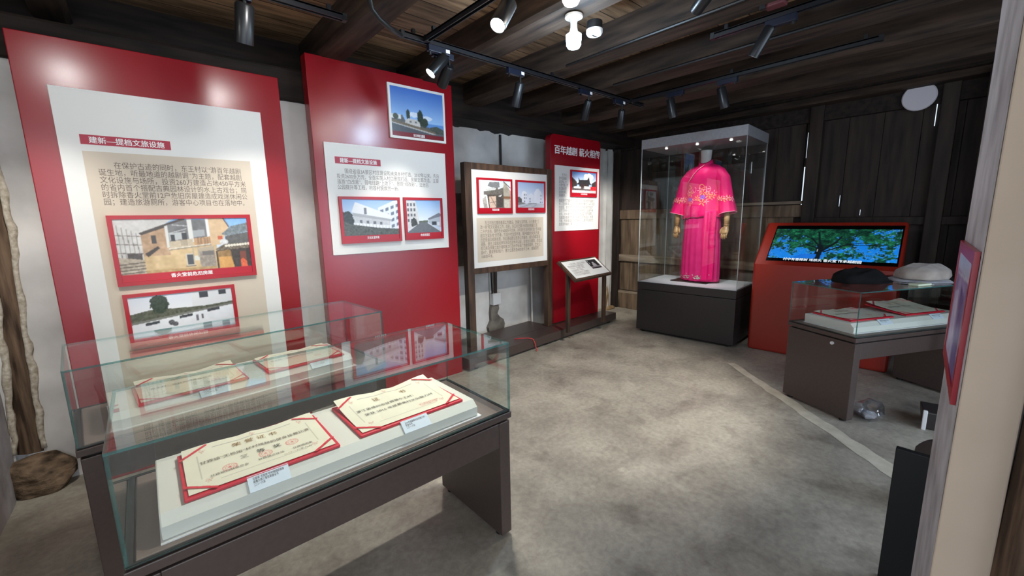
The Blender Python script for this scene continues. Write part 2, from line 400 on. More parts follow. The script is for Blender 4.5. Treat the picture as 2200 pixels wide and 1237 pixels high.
class Pic:
    def __init__(self, w, h, c=(200, 200, 200)):
        self.w, self.h = w, h; self.a = np.ones((h, w, 3)) * np.array(c, float)
        self.X, self.Y = np.meshgrid((np.arange(w) + .5) / w, (np.arange(h) + .5) / h)   # Y runs down from the top
    def put(self, mask, c, amt=0, s=4, seed=1):
        c = np.array(c, float)
        if amt:
            n = (smooth_noise(self.w, self.h, s, seed) * .6 + smooth_noise(self.w, self.h, max(1.5, s / 2.5), seed + 9) * .4 - .5) * 2 * amt
            self.a[mask] = (c + n[..., None])[mask]
        else: self.a[mask] = c
        return self
    def grad(self, c0, c1, y0=0, y1=1):
        t = np.clip((self.Y - y0) / (y1 - y0), 0, 1)[..., None]; m = (self.Y >= y0) & (self.Y <= y1)
        self.a[m] = (np.array(c0) * (1 - t) + np.array(c1) * t)[m]; return self
    def poly(self, pts, c, amt=0, s=4, seed=1):
        ins = np.zeros(self.X.shape, bool); n = len(pts)
        for i in range(n):
            (x0, y0), (x1, y1) = pts[i], pts[(i + 1) % n]
            if y0 == y1: continue
            k = ((y0 > self.Y) != (y1 > self.Y)) & (self.X < (x1 - x0) * (self.Y - y0) / (y1 - y0) + x0); ins ^= k
        return self.put(ins, c, amt, s, seed)
    def rect(self, x0, y0, x1, y1, c, amt=0, s=4, seed=1):
        return self.put((self.X >= x0) & (self.X <= x1) & (self.Y >= y0) & (self.Y <= y1), c, amt, s, seed)
    def ell(self, x, y, rx, ry, c, amt=0, s=4, seed=1, rag=0.0):
        d = ((self.X - x) / rx) ** 2 + ((self.Y - y) / ry) ** 2
        if rag: d = d + (smooth_noise(self.w, self.h, 3, seed + 5) - .5) * rag
        return self.put(d < 1, c, amt, s, seed)
    def line(self, x0, y0, x1, y1, wd, c):
        dx, dy = x1 - x0, y1 - y0; L = dx * dx + dy * dy + 1e-12
        t = np.clip(((self.X - x0) * dx + (self.Y - y0) * dy) / L, 0, 1); asp = self.h / self.w
        d = np.hypot(self.X - x0 - t * dx, (self.Y - y0 - t * dy) * asp); return self.put(d < wd, c)
    def mesh(self, name, o, ex, ey, W, H, mat, parent):
        """o = lower left corner, ex to the right, ey up"""
        o, ex, ey = (np.array(x, float) for x in (o, ex, ey)); w, h = self.w, self.h
        a = np.clip(self.a, 0, 255) / 255; a = np.where(a <= .04045, a / 12.92, ((a + .055) / 1.055) ** 2.4)[::-1]
        jj, ii = np.meshgrid(np.arange(h + 1), np.arange(w + 1), indexing='ij')
        v = o + (ii / w * W)[..., None] * ex + (jj / h * H)[..., None] * ey
        idx = (np.arange(h)[:, None] * (w + 1) + np.arange(w)[None]).ravel()
        f = np.stack([idx, idx + 1, idx + w + 2, idx + w + 1], 1)
        me = bpy.data.meshes.new(name); me.from_pydata(v.reshape(-1, 3).tolist(), [], f.tolist())
        p = np.pad(a, ((0, 1), (0, 1), (0, 0)), 'edge'); q = np.pad(a, ((1, 1), (1, 1), (0, 0)), 'edge')
        vc = (q[:-1, :-1] + q[1:, :-1] + q[:-1, 1:] + q[1:, 1:]) / 4
        at = me.color_attributes.new('ink', 'FLOAT_COLOR', 'POINT')
        at.data.foreach_set('color', np.concatenate([vc, np.ones(vc.shape[:2] + (1,))], 2).ravel())
        me.materials.append(mat); ob = bpy.data.objects.new(name, me); C.objects.link(ob); ob.parent = parent
        return ob

EX, EZ = (1, 0, 0), (0, 0, 1)

# ------------------------------------------------------------------ the room
struct(obj('floor', MB().box((-3.5, -3.2, -0.12), (6.6, 4.6, 0.0)), M['floor']))
# thin pale strip with uneven edges, laid across the floor
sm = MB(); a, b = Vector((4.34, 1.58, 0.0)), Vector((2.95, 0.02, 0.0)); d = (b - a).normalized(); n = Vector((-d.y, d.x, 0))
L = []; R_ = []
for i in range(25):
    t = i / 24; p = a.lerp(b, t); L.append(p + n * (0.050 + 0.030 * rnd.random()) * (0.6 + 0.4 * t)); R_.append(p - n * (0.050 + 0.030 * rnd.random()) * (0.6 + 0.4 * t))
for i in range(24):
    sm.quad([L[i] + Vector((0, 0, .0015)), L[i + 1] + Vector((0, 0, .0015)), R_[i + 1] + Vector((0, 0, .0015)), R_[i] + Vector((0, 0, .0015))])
struct(obj('trim_1', sm, noise_mat('pale_floor_strip', rgb(196, 188, 168), rgb(214, 206, 186), 12, rough=0.6, bump=0.2)))

def rough_plane(mb, x0, x1, z0, zt, y, nx, nz, amp=0.010, top=0.0, mi=0, seed=3, axis='y'):
    w = smooth_noise(nx + 1, nz + 1, 4, seed); tj = smooth_noise(nx + 1, 3, 2.5, seed + 1)[0]
    def fn(u, v):
        i = int(round(u * nx)); j = int(round(v * nz))
        z = z0 + (zt + (tj[i] - .5) * top - z0) * v; k = y + (w[j, i] - .5) * 2 * amp
        return (x0 + (x1 - x0) * u, k, z) if axis == 'y' else (k, x0 + (x1 - x0) * u, z)
    mb.grid(fn, nx, nz, mi); return mb

w = rough_plane(MB(), 1.58, 5.58, -0.01, 2.53, 4.08, 90, 40, 0.008, 0.05)
w.box((1.61, 4.12, -0.01), (5.9, 4.3, 2.5))
wl = struct(obj('wall_left', w, M['plaster'], smooth='auto'))
# darker grey patch on the wall between the panels
lo = rough_plane(MB(), 2.22, 3.0, 0.95, 1.80, 4.062, 16, 16, 0.004, 0.03, seed=8)
obj('grey_wall_patch', lo, M['skirt_grey'], wl, smooth=True, label='dark grey patch on the white wall')
# stub of the wall at its far end, plaster broken away to the mud beneath
e = MB()
def endfn(u, v):
    z = 2.52 * v; return (5.56 + 0.10 * u - 0.10 * max(0, .32 - v) * u, 4.02 - 0.02 * u + 0.012 * math.sin(v * 19), z)
e.grid(endfn, 4, 24); e.box((5.56, 4.03, 0), (5.72, 4.3, 2.5))
obj('wall_end', e, M['plaster'], wl, smooth='auto')
bm_ = MB(); bm_.prism([(0.012, 0), (0.012, .16), (0.035, .24), (0.028, .36), (0.052, .41), (0.060, .58), (0.078, .66), (0.096, .60), (0.104, .30), (0.104, 0)], (5.56, 4.012, 0), EX, EZ, (0, 1, 0), 0.02)
obj('bare_mud_patch', bm_, M['mud'], wl, label='bare brown mud where plaster fell off')
rub = MB(); rub.loft([[(5.62 + (0.12 + 0.03 * math.sin(k * 2.1 + j)) * math.cos(k * math.pi / 6) * q, 3.96 + (0.05 + .012 * math.cos(k * 1.7 + j)) * math.sin(k * math.pi / 6) * q, z) for k in range(12)] for j, (z, q) in enumerate(((0, 1), (.02, .9), (.045, .55), (.055, .2)))])
obj('plaster_rubble', rub, M['mud'], wl, smooth=True, label='crumbled plaster heap at the wall foot')
# black downpipe painted against the plaster and cables beneath the board
# near stretch of the left wall with an old wooden column on a stone
w = rough_plane(MB(), -0.44, 1.60, -0.01, 2.385, 3.52, 40, 34, 0.010, 0.03, seed=12); w.box((-0.44, 3.55, 0), (1.60, 4.3, 2.34))
wn = struct(obj('wall_near_left', w, M['plaster'], smooth='auto'))
jag = smooth_noise(90, 4, 2.2, 77) - .5
def left_rim(z, i): return -0.685 + 0.095 * min(1.0, max(0.0, (z - .2) / 1.45)) + 0.03 * max(0.0, z - 1.7) + 0.014 * jag[0, i]
def right_rim(z, i): return -0.578 + 0.048 * min(1.0, max(0.0, (z - .4) / 1.1)) + 0.014 * jag[2, i]
def plasteredge(u, v):
    z = -0.01 + 2.37 * v; i = int(round(v * 80)); xr = left_rim(z, i); return (-0.80 + (xr + .80) * u, 3.515 + 0.006 * math.sin(v * 31 + u), z)
obj('plaster_strip', MB().grid(plasteredge, 4, 80), M['plaster'], wn, smooth=True)
def edge2(u, v):
    z = -0.01 + 2.37 * v; i = int(round(v * 80)); xl = right_rim(z, i); return (xl + (-0.37 - xl) * u, 3.505 + 0.006 * math.sin(v * 41) + 0.012 * (1 - u) ** 3, z)
obj('plaster_strip', MB().grid(edge2, 4, 80), M['plaster'], wn, smooth=True)
for fn_, sg in ((left_rim, -1), (right_rim, 1)):
    pts = [(fn_(-0.01 + 2.37 * i / 80, i) + sg * .004, 3.512 + .004 * jag[1, i], -0.01 + 2.37 * i / 80) for i in range(8, 81)]
    obj('broken_plaster_edge', MB().tube(pts, [0.009 + 0.012 * (jag[3, i] + .5) for i in range(8, 81)], 8), M['plaster_rim'], wn, smooth=True, label='thick crumbly cream edge of broken plaster')
col = MB(); col.loft([[(-0.60 + (0.115 + 0.006 * math.sin(z * 7)) * math.cos(k * math.pi / 8), 3.645 + 0.115 * math.sin(k * math.pi / 8), z) for k in range(16)] for z in (0.2, 0.6, 1.0, 1.5, 2.0, 2.7)])
cl = struct(obj('trim_2', col, M['column'], smooth='auto'))
tmp = bmesh.new(); bmesh.ops.create_icosphere(tmp, subdivisions=4, radius=1.0)
st = MB(); rr = np.random.RandomState(4)
nzv = [(rr.randn(3) * 1.6, rr.rand() * 6) for _ in range(14)]
facets = [(Vector(rr.randn(3)).normalized(), .66 + .22 * rr.rand()) for _ in range(16)]
for v in tmp.verts:
    p = v.co.copy()
    for n_, d_ in facets:
        q_ = p.dot(n_)
        if q_ > d_: p -= n_ * (q_ - d_) * .9
    k = 1 + sum(0.02 * math.sin(p.dot(Vector(q)) * 2.2 + ph) for q, ph in nzv)
    z = max(-0.55, min(0.62, p.z)); st.v.append(Vector((-0.604 + p.x * 0.150 * k, 3.485 + p.y * 0.14 * k, 0.090 + z * 0.165 * k)))
st.f = [[v.index for v in f.verts] for f in tmp.faces]; st.m = [0] * len(st.f); tmp.free()
tag(obj('column_base_stone', st, M['stone'], smooth='auto', angle=25), 'rough brown stone under the old wooden column at left', 'stone')
w = rough_plane(MB(), 1.2, 3.56, -0.01, 2.6, -0.70, 40, 30, 0.012, 0, seed=21, axis='x'); w.box((-0.95, 1.2, 0), (-0.72, 4.3, 2.6))
struct(obj('wall_near', w, M['plaster_grey'], smooth='auto'))

# back wall: framed old boards
bw = MB(); bw.box((5.90, -2.0, -0.02), (6.0, 4.4, 2.95))
wb = struct(obj('wall_back', bw, M['wood_dark']))
def board_row(name, y0, y1, z0, z1, nb, mat, x=5.86, t=0.03, gap=0.003):
    wd_ = (y1 - y0) / nb
    for i in range(nb):
        a_ = y0 + i * wd_ + gap / 2
        obj(name, MB().box((x + 0.006 * rnd.random(), a_, z0), (x + t + .012, a_ + wd_ - gap, z1)), mat, wb, bevel=0.002, seg=1)
board_row('lower_board', 1.55, 4.05, 0.30, 0.78, 9, M['wood_back'])
board_row('middle_board', 1.55, 4.05, 0.88, 1.46, 9, M['wood_back'])
board_row('upper_board', 1.50, 4.05, 1.58, 2.55, 9, M['wood_dark'])
board_row('wide_board', -0.9, 1.40, 1.44, 2.52, 8, M['wood_dark'], x=5.88)
board_row('wide_low_board', -0.9, 1.40, 0.1, 1.36, 8, M['wood_dark'], x=5.88)
for nm, y0, y1, z0, z1, mt in (('sill_board', 1.4, 4.1, 0.0, 0.25, 'wood_back'), ('bottom_rail', 1.4, 4.06, 0.25, 0.29, 'wood_rail'), ('lower_rail', 1.4, 4.06, 0.775, 0.885, 'wood_rail'),
                               ('middle_rail', 1.4, 4.06, 1.45, 1.59, 'wood_back'), ('shutter_rail', 1.42, 2.4, 1.60, 1.635, 'wood_rail'), ('wide_rail', -0.95, 1.4, 1.36, 1.44, 'wood_dark'), ('head_rail', -0.95, 4.06, 2.50, 2.68, 'beam')):
    obj(nm, MB().box((5.82, y0, z0), (5.90, y1, z1)), M[mt], wb, bevel=0.006)
for y0, y1 in ((1.33, 1.46), (3.95, 4.07), (0.30, 0.42)):
    obj('post', MB().box((5.79, y0, 0), (5.90, y1, 2.68)), M['wood_dark'], wb, bevel=0.008)
obj('middle_post', MB().box((5.83, 2.62, 0.25), (5.90, 2.72, 2.5)), M['wood_back'], wb, bevel=0.006)
# glowing strips set on the boards in place of daylight through joints
for y, z0, z1, wd_ in ((1.475, 1.56, 2.02, 0.010), (1.472, 2.12, 2.40, 0.006), (0.445, 2.30, 2.50, 0.006), (2.05, 2.0, 2.14, 0.004), (1.12, 1.56, 1.68, 0.003), (0.93, 1.46, 1.52, 0.003)):
    obj('daylight_gap', MB().box((5.855, y, z0), (5.86, y + wd_, z1)), M['crack'], wb, label='bright slit of daylight between boards')
# right side and far corners
struct(obj('wall_right', MB().box((4.3, -1.15, 0), (6.0, -0.95, 2.9)), M['wood_dark']))
struct(obj('trim_3', MB().box((5.55, -0.10, 0), (5.78, 0.13, 2.68)), M['wood_dark'], bevel=0.015))

# the doorway jamb at right: plaster face, beige board end, old post beside it
j = MB(); nz_ = 46; prof = smooth_noise(nz_ + 1, 8, 4, 31)
def jambfn(u, v):
    i = int(round(v * nz_)); z = 2.75 * v
    far = 1.0 + (prof[2, i] - .5) * 0.05 * u + (0.03 * max(0, v - .62)) * u
    x = 1.31 + 0.555 * u * far; y = -0.001 + 0.0415 * u * far + (prof[5, i] - .5) * 0.006 * math.sin(u * math.pi)
    if v > .70: y += 0.010 * u * (v - .7) / .3
    return (x, y, z)
j.grid(jambfn, 10, nz_)
j.box((1.335, -0.30, 0), (1.86, -0.012, 2.75))
jw = struct(obj('wall_right_jamb', j, M['plaster_grey'], smooth='auto'))
obj('beige_board', MB().box((1.309, -0.0905, 0), (1.335, -0.0015, 2.75)), M['beige_wall'], jw, bevel=0.003, label='smooth beige painted board edge')
struct(obj('trim_4', MB().loft([[(1.34 + 0.13 * math.cos(k * math.pi / 7), -0.217 + (0.126 + 0.006 * math.sin(z * 3)) * math.sin(k * math.pi / 7), z) for k in range(14)] for z in (0, 0.5, 1.0, 1.6, 2.2, 2.8)]), M['column'], smooth='auto'))

# ceiling: boards, joists across the room, a heavy beam along the left wall
ce = struct(obj('ceiling', MB().box((-3.5, -3.2, 2.86), (6.6, 4.6, 2.92)), M['planks']))
jx = [(-1.60, .20), (-0.85, .20), (-0.32, .18), (1.10, .20), (1.92, .24), (2.66, .22), (3.36, .30), (4.16, .28), (4.92, .30), (5.62, .28)]
for i, (x, wd_) in enumerate(jx):
    s = smooth_noise(42, 6, 4, 50 + i)
    rings = []
    for k in range(36):
        y = -3.0 + 7.1 * k / 35; d1 = (s[1, k] - .5) * 0.03; d2 = (s[3, k] - .5) * 0.03; zb = 2.665 + (s[4, k] - .5) * 0.02
        rings.append([(x + d1, y, 2.87), (x + d1, y, zb + .025), (x + d1 + .025, y, zb), (x + wd_ + d2 - .025, y, zb), (x + wd_ + d2, y, zb + .025), (x + wd_ + d2, y, 2.87)])
    obj('ceiling_joist', MB().loft(rings), M['joist'], ce, smooth='auto', angle=30)
struct(obj('trim_5', MB().box((-1.2, 3.72, 2.53), (5.9, 4.25, 2.88)), M['beam'], bevel=0.02))
struct(obj('trim_6', MB().box((-1.2, 3.47, 2.375), (1.62, 4.25, 2.60)), M['beam'], bevel=0.02))
struct(obj('trim_7', MB().box((5.56, -1.0, 2.72), (5.82, 4.2, 2.87)), M['beam'], bevel=0.02))
# ------------------------------------------------------------------ framed photographs and panels
def framed_photo(label, cx, y, z0, W, H, pic, caption=None, band=0.13, rim=0.075, mat='red_frame', group='framed photographs on the panels', depth=0.018, capw=0.3, cat='framed photo', cz=None):
    """stands on a front that faces -y: y is the plane it is fixed on"""
    t = thing('framed_photo', label, cat, (cx, y, z0), 0, group)
    r = rim * min(W, H) if rim < 1 else rim
    f = MB(); x0, x1 = -W / 2, W / 2
    f.box((x0, -depth, 0), (x1, 0, r)); f.box((x0, -depth, H - r), (x1, 0, H)); f.box((x0, -depth, r), (x0 + r, 0, H - r)); f.box((x1 - r, -depth, r), (x1, 0, H - r))
    obj('frame', f, M[mat], t)
    pc = pic.mesh('photo', (x0 + r, -depth * .72, r), EX, EZ, W - 2 * r, H - 2 * r, M['print'], t)
    if caption:
        hh = band * (H - 2 * r); zc = r + hh * (.5 if cz is None else cz)
        text('caption', caption, (0, -depth * .72, 0), EX, EZ, (-W * capw / 2, zc - hh * .3, W * capw / 2, zc + hh * .3), M['white'], t, bold=0.03, lift=0.001)
    return t

def display_panel(label, x0, x1, y, z0, z1, t=0.10, round_top=0.0):
    p = thing('exhibit_board', label, 'exhibit board', ((x0 + x1) / 2, y, z0))
    a, b, h = x0 - (x0 + x1) / 2, x1 - (x0 + x1) / 2, z1 - z0
    prof = [(a, 0), (b, 0)]
    if round_top:
        for k in range(7): prof.append((b - round_top + round_top * math.sin(math.pi / 2 * (1 - k / 6)), h - round_top + round_top * math.cos(math.pi / 2 * (1 - k / 6))))
        for k in range(7): prof.append((a + round_top - round_top * math.sin(math.pi / 2 * k / 6), h - round_top + round_top * math.cos(math.pi / 2 * k / 6)))
    else: prof += [(b, h), (a, h)]
    obj('panel_board', MB().prism(prof, (0, 0, 0), EX, EZ, (0, 1, 0), t), M['red'], p, bevel=0.004)
    return p
def sheet_on(p, name, x0, x1, z0, z1, mat, d0=0.0, d1=0.008, parent=None):
    X, Y, Z = p.location
    return obj(name, MB().box((x0 - X, -d1, z0 - Z), (x1 - X, -d0, z1 - Z)), M[mat], parent or p)
def text_on(p, name, body, box, mat, d, parent, bold=0.0, **kw):
    X, Y, Z = p.location; x0, z0, x1, z1 = box
    return text(name, body, (0, -d, 0), EX, EZ, (x0 - X, z0 - Z, x1 - X, z1 - Z), M[mat], parent, bold, **kw)

# --- picture contents
RB = (178, 22, 40)
def pic_house():
    p = Pic(230, 110, (196, 205, 216)); X, Y = p.X, p.Y
    p.grad((120, 160, 205), (200, 214, 228), 0, .5); p.poly([(0, 0), (.42, 0), (.2, .25), (.2, 1), (0, 1)], (196, 194, 190), 16, 9, 3)
    for k in range(6): p.line(.02 + k * .03, .1 + .03 * k, .03 + k * .03, .9, .0025, (120, 112, 104))
    for k in range(5): p.line(0, .25 + k * .14, .2, .28 + k * .14, .003, (110, 100, 92))
    p.rect(.06, .55, .16, .72, (78, 70, 66), 20, 3, 2)
    p.poly([(.17, .22), (.48, .02), (.72, .02), (.72, .95), (.17, .95)], (196, 170, 128), 22, 12, 5)
    p.poly([(.17, .22), (.36, .11), (.36, .6), (.17, .6)], (176, 146, 116), 22, 8, 6)
    p.poly([(.16, .22), (.46, 0), (.5, 0), (.5, .04), (.17, .26)], (74, 66, 60))
    p.poly([(.35, .11), (.50, .02), (.67, .02), (.67, .38), (.35, .44)], (112, 112, 112), 14, 10, 7)
    p.poly([(.37, .24), (.49, .22), (.49, .34), (.37, .36)], (176, 180, 180)); p.poly([(.54, .2), (.64, .19), (.64, .3), (.54, .32)], (160, 164, 166))
    p.rect(.38, .26, .41, .38, (58, 58, 60)); p.rect(.46, .24, .50, .36, (62, 62, 64)); p.line(.40, .1, .54, .13, .003, (188, 188, 188)); p.line(.37, .24, .5, .17, .003, (188, 188, 188))
    p.poly([(.345, .12), (.365, .11), (.365, .47), (.345, .48)], (206, 206, 202)); p.poly([(.515, 0), (.55, 0), (.55, .4), (.515, .4)], (212, 212, 208)); p.poly([(.655, 0), (.68, 0), (.68, .36), (.655, .37)], (224, 226, 226))
    p.poly([(.36, .38), (.54, .34), (.54, .46), (.36, .50)], (188, 174, 150), 14, 4, 9); p.poly([(.55, .34), (.68, .31), (.68, .43), (.55, .46)], (188, 150, 112), 12, 4, 9)
    for k in range(11): p.line(.565 + k * .0105, .335, .565 + k * .0105, .44, .0018, (112, 88, 70))
    for k in range(9): p.line(.45 + k * .009, .37, .45 + k * .009, .45, .0018, (140, 126, 108))
    p.line(.355, .515, .69, .455, .006, (150, 138, 118)); p.line(.355, .5, .69, .44, .003, (220, 214, 200))
    p.poly([(.68, 0), (.80, 0), (.84, .14), (.76, .46), (.68, .46)], (206, 178, 142), 14, 10, 4); p.line(.80, 0, .84, .15, .005, (80, 66, 60))
    p.poly([(.82, 0), (1, 0), (1, .14), (.86, .16)], (132, 176, 222), 14, 14, 8)
    p.poly([(.77, .28), (.86, .14), (1, .08), (1, .24), (.82, .32)], (118, 128, 132), 26, 3, 10)
    p.poly([(.80, .32), (1, .25), (1, .5), (.8, .5)], (96, 94, 92), 14, 5, 3); p.rect(.74, .31, .78, .37, (190, 92, 64)); p.ell(.785, .42, .035, .05, (206, 206, 206), 20, 3, 2)
    p.poly([(.71, .54), (.78, .46), (1, .44), (1, .55), (.72, .58)], (112, 100, 84), 40, 3, 12)
    for k in range(9): p.ell(.80 + k * .024, .49 - k * .003, .012, .022, (222, 216, 200))
    p.poly([(.71, .57), (1, .54), (1, .92), (.71, .92)], (64, 56, 50), 18, 5, 4); p.poly([(.72, .58), (.83, .56), (.85, .9), (.72, .92)], (150, 118, 74), 18, 6, 5); p.poly([(.725, .68), (.83, .68), (.85, .88), (.725, .9)], (208, 158, 92), 16, 6, 5)
    p.poly([(.91, .6), (.96, .6), (.965, .92), (.91, .92)], (122, 66, 52)); p.poly([(.91, .76), (.93, .72), (.96, .78), (.965, .9), (.91, .9)], (214, 100, 62), 16, 3, 3)
    p.poly([(.57, .54), (.70, .52), (.70, .95), (.58, .95)], (150, 140, 128), 26, 3, 14); p.poly([(.58, .5), (.7, .48), (.7, .55), (.58, .57)], (176, 162, 140)); p.rect(.60, .56, .69, .64, (112, 108, 104))
    p.rect(.47, .59, .53, .80, (196, 190, 176)); p.rect(.48, .61, .525, .78, (74, 76, 80)); p.line(.50, .61, .50, .78, .002, (190, 190, 186)); p.rect(.46, .80, .54, .82, (120, 108, 92))
    p.rect(.535, .64, .575, .72, (206, 206, 196)); p.line(.53, .5, .53, .66, .003, (170, 160, 140)); p.line(.57, .5, .57, .66, .003, (170, 160, 140))
    p.poly([(.18, .56), (.28, .44), (.29, .48), (.20, .62)], (64, 56, 52)); p.rect(.24, .26, .275, .40, (70, 64, 62))
    p.rect(.17, .84, .7, .97, (176, 148, 104), 24, 6, 11); p.poly([(0, .6), (.17, .66), (.17, .97), (0, .97)], (170, 158, 140), 34, 4, 13)
    for k in range(5): p.line(0, .72 + k * .05, .17, .70 + k * .05, .004, (92, 82, 72))
    p.put(Y > .885, RB); return p
def pic_mural():
    p = Pic(200, 96, (224, 228, 232)); p.grad((206, 212, 222), (232, 232, 232), 0, .5)
    p.poly([(.58, 0), (1, 0), (1, .45), (.58, .45)], (214, 216, 218)); p.rect(.66, .02, .75, .16, (56, 58, 62)); p.rect(.86, .02, .94, .13, (56, 58, 62))
    p.poly([(0, .36), (.18, .30), (.4, .32), (.7, .34), (1, .30), (1, .5), (0, .62)], (86, 88, 72), 26, 4, 3); p.ell(.27, .2, .085, .2, (48, 60, 44), 22, 3, 5, .5)
    p.poly([(0, .56), (1, .36), (1, .86), (0, .98)], (226, 228, 232), 5, 10, 3); p.poly([(0, .53), (1, .34), (1, .38), (0, .58)], (120, 120, 112))
    for x, y in ((.12, .57), (.44, .50), (.72, .43)): p.poly([(x, y), (x + .13, y - .025), (x + .13, y + .035), (x, y + .06)], (66, 68, 72), 16, 3, 4)
    p.ell(.36, .62, .03, .06, (84, 84, 88), 40, 2, 6, .4); p.ell(.39, .66, .03, .05, (96, 96, 100), 40, 2, 7, .4); p.rect(.60, .52, .625, .66, (112, 108, 116), 30, 2, 2); p.rect(.655, .52, .675, .62, (96, 94, 100), 30, 2, 5)
    p.poly([(0, .92), (1, .74), (1, .9), (0, .98)], (176, 178, 190)); p.poly([(0, .9), (.2, .86), (.16, 1), (0, 1)], (70, 70, 76)); p.put(p.Y > .88, RB); return p
def pic_monument():
    p = Pic(130, 104, (90, 140, 206)); p.grad((66, 112, 196), (150, 190, 232), 0, .66)
    p.ell(.42, .52, .12, .05, (210, 222, 238), 10, 5, 3, .6); p.ell(.68, .56, .10, .05, (206, 220, 238), 10, 5, 4, .6)
    p.poly([(0, .60), (.2, .55), (.25, .66), (1, .80), (1, 1), (0, 1)], (92, 96, 98), 14, 4, 2); p.rect(0, .56, .18, .64, (214, 218, 222), 30, 3, 8); p.ell(.08, .6, .05, .06, (64, 72, 60), 16, 3, 4)
    p.poly([(.72, .74), (.86, .70), (1, .76), (1, .86), (.72, .86)], (70, 78, 72), 20, 4, 6)
    p.ell(.31, .53, .035, .12, (44, 60, 52), 20, 2, 3, .5); p.ell(.54, .58, .06, .18, (40, 56, 46), 20, 2, 5, .6); p.ell(.62, .66, .07, .1, (50, 62, 50), 20, 2, 7, .6)
    p.poly([(.24, .72), (.26, .64), (.32, .61), (.46, .62), (.52, .66), (.54, .76)], (196, 194, 190), 14, 4, 4); p.rect(.33, .65, .37, .69, (110, 108, 112)); p.rect(.43, .65, .47, .69, (110, 108, 112))
    p.poly([(0, .66), (.56, .77), (.84, .83), (.8, .88), (0, .74)], (110, 98, 82), 18, 3, 6); p.poly([(0, .72), (.84, .87), (.78, .89), (0, .75)], (180, 180, 178))
    p.poly([(0, .74), (.8, .89), (1, .9), (1, 1), (0, 1)], (78, 84, 92), 6, 6, 3); p.put(p.Y > .90, (120, 22, 36)); return p
def pic_hall():
    p = Pic(150, 110, (206, 216, 230)); p.grad((150, 184, 226), (222, 230, 238), 0, .6)
    p.poly([(.62, .2), (.92, .02), (1, .0), (1, .8), (.62, .8)], (218, 224, 234), 4)
    for i in range(4):
        for k in range(4): p.poly([(.66 + i * .1, .26 + k * .16 - i * .05), (.72 + i * .1, .23 + k * .16 - i * .05), (.72 + i * .1, .31 + k * .16 - i * .05), (.66 + i * .1, .34 + k * .16 - i * .05)], (112, 122, 138))
    p.poly([(.15, .3), (.22, .06), (.92, .42), (.86, .5), (.17, .34)], (226, 228, 230)); p.poly([(.17, .32), (.86, .49), (.84, .56), (.3, .46), (.17, .42)], (170, 172, 176))
    p.poly([(.17, .4), (.84, .54), (.82, .74), (.17, .66)], (196, 198, 200), 12, 6, 3)
    for k in range(4): p.poly([(.28 + k * .12, .5 + k * .018), (.33 + k * .12, .5 + k * .018), (.33 + k * .12, .58 + k * .016), (.28 + k * .12, .58 + k * .016)], (110, 112, 118))
    p.poly([(.17, .56), (.84, .65), (.84, .76), (.17, .68)], (232, 234, 236))
    for k in range(22): p.line(.18 + k * .03, .57 + k * .004, .18 + k * .03, .67 + k * .004, .002, (166, 168, 172))
    p.rect(.37, .2, .41, .36, (120, 122, 128)); p.ell(.06, .5, .12, .22, (62, 68, 66), 18, 3, 4, .4)
    p.poly([(0, .52), (.12, .6), (.6, .7), (1, .74), (1, 1), (0, 1)], (84, 86, 80), 26, 3, 5); p.put(p.Y > .885, RB); return p
def pic_road():
    p = Pic(100, 110, (190, 206, 226)); p.grad((140, 178, 224), (224, 232, 240), 0, .55)
    p.poly([(0, 0), (.26, .02), (.30, .2), (.34, .48), (.34, .7), (0, .8)], (206, 206, 206), 14, 5, 3)
    for i in range(3):
        for k in range(4): p.rect(.02 + i * .09, .08 + k * .14, .07 + i * .09, .16 + k * .14, (96, 102, 108))
    p.ell(.2, .62, .09, .14, (70, 72, 70), 24, 3, 4, .5); p.poly([(.02, .76), (.3, .66), (.3, .72), (.04, .86)], (214, 216, 216))
    p.poly([(.62, .5), (.95, .36), (1, .4), (1, .76), (.62, .62)], (176, 184, 194)); p.poly([(.6, .5), (.95, .34), (1, .38), (1, .44), (.62, .54)], (120, 124, 134)); p.rect(.72, .58, .86, .68, (64, 68, 76)); p.rect(.88, .6, .96, .7, (214, 218, 224))
    p.poly([(.34, .56), (.6, .54), (.6, .6), (.34, .62)], (96, 108, 92), 16, 3, 6); p.poly([(.38, .60), (.58, .60), (1, .86), (1, 1), (0, 1), (0, .86)], (108, 112, 118), 8, 5, 5)
    p.line(.6, .62, .98, .86, .008, (224, 224, 226)); p.put(p.Y > .885, RB); return p
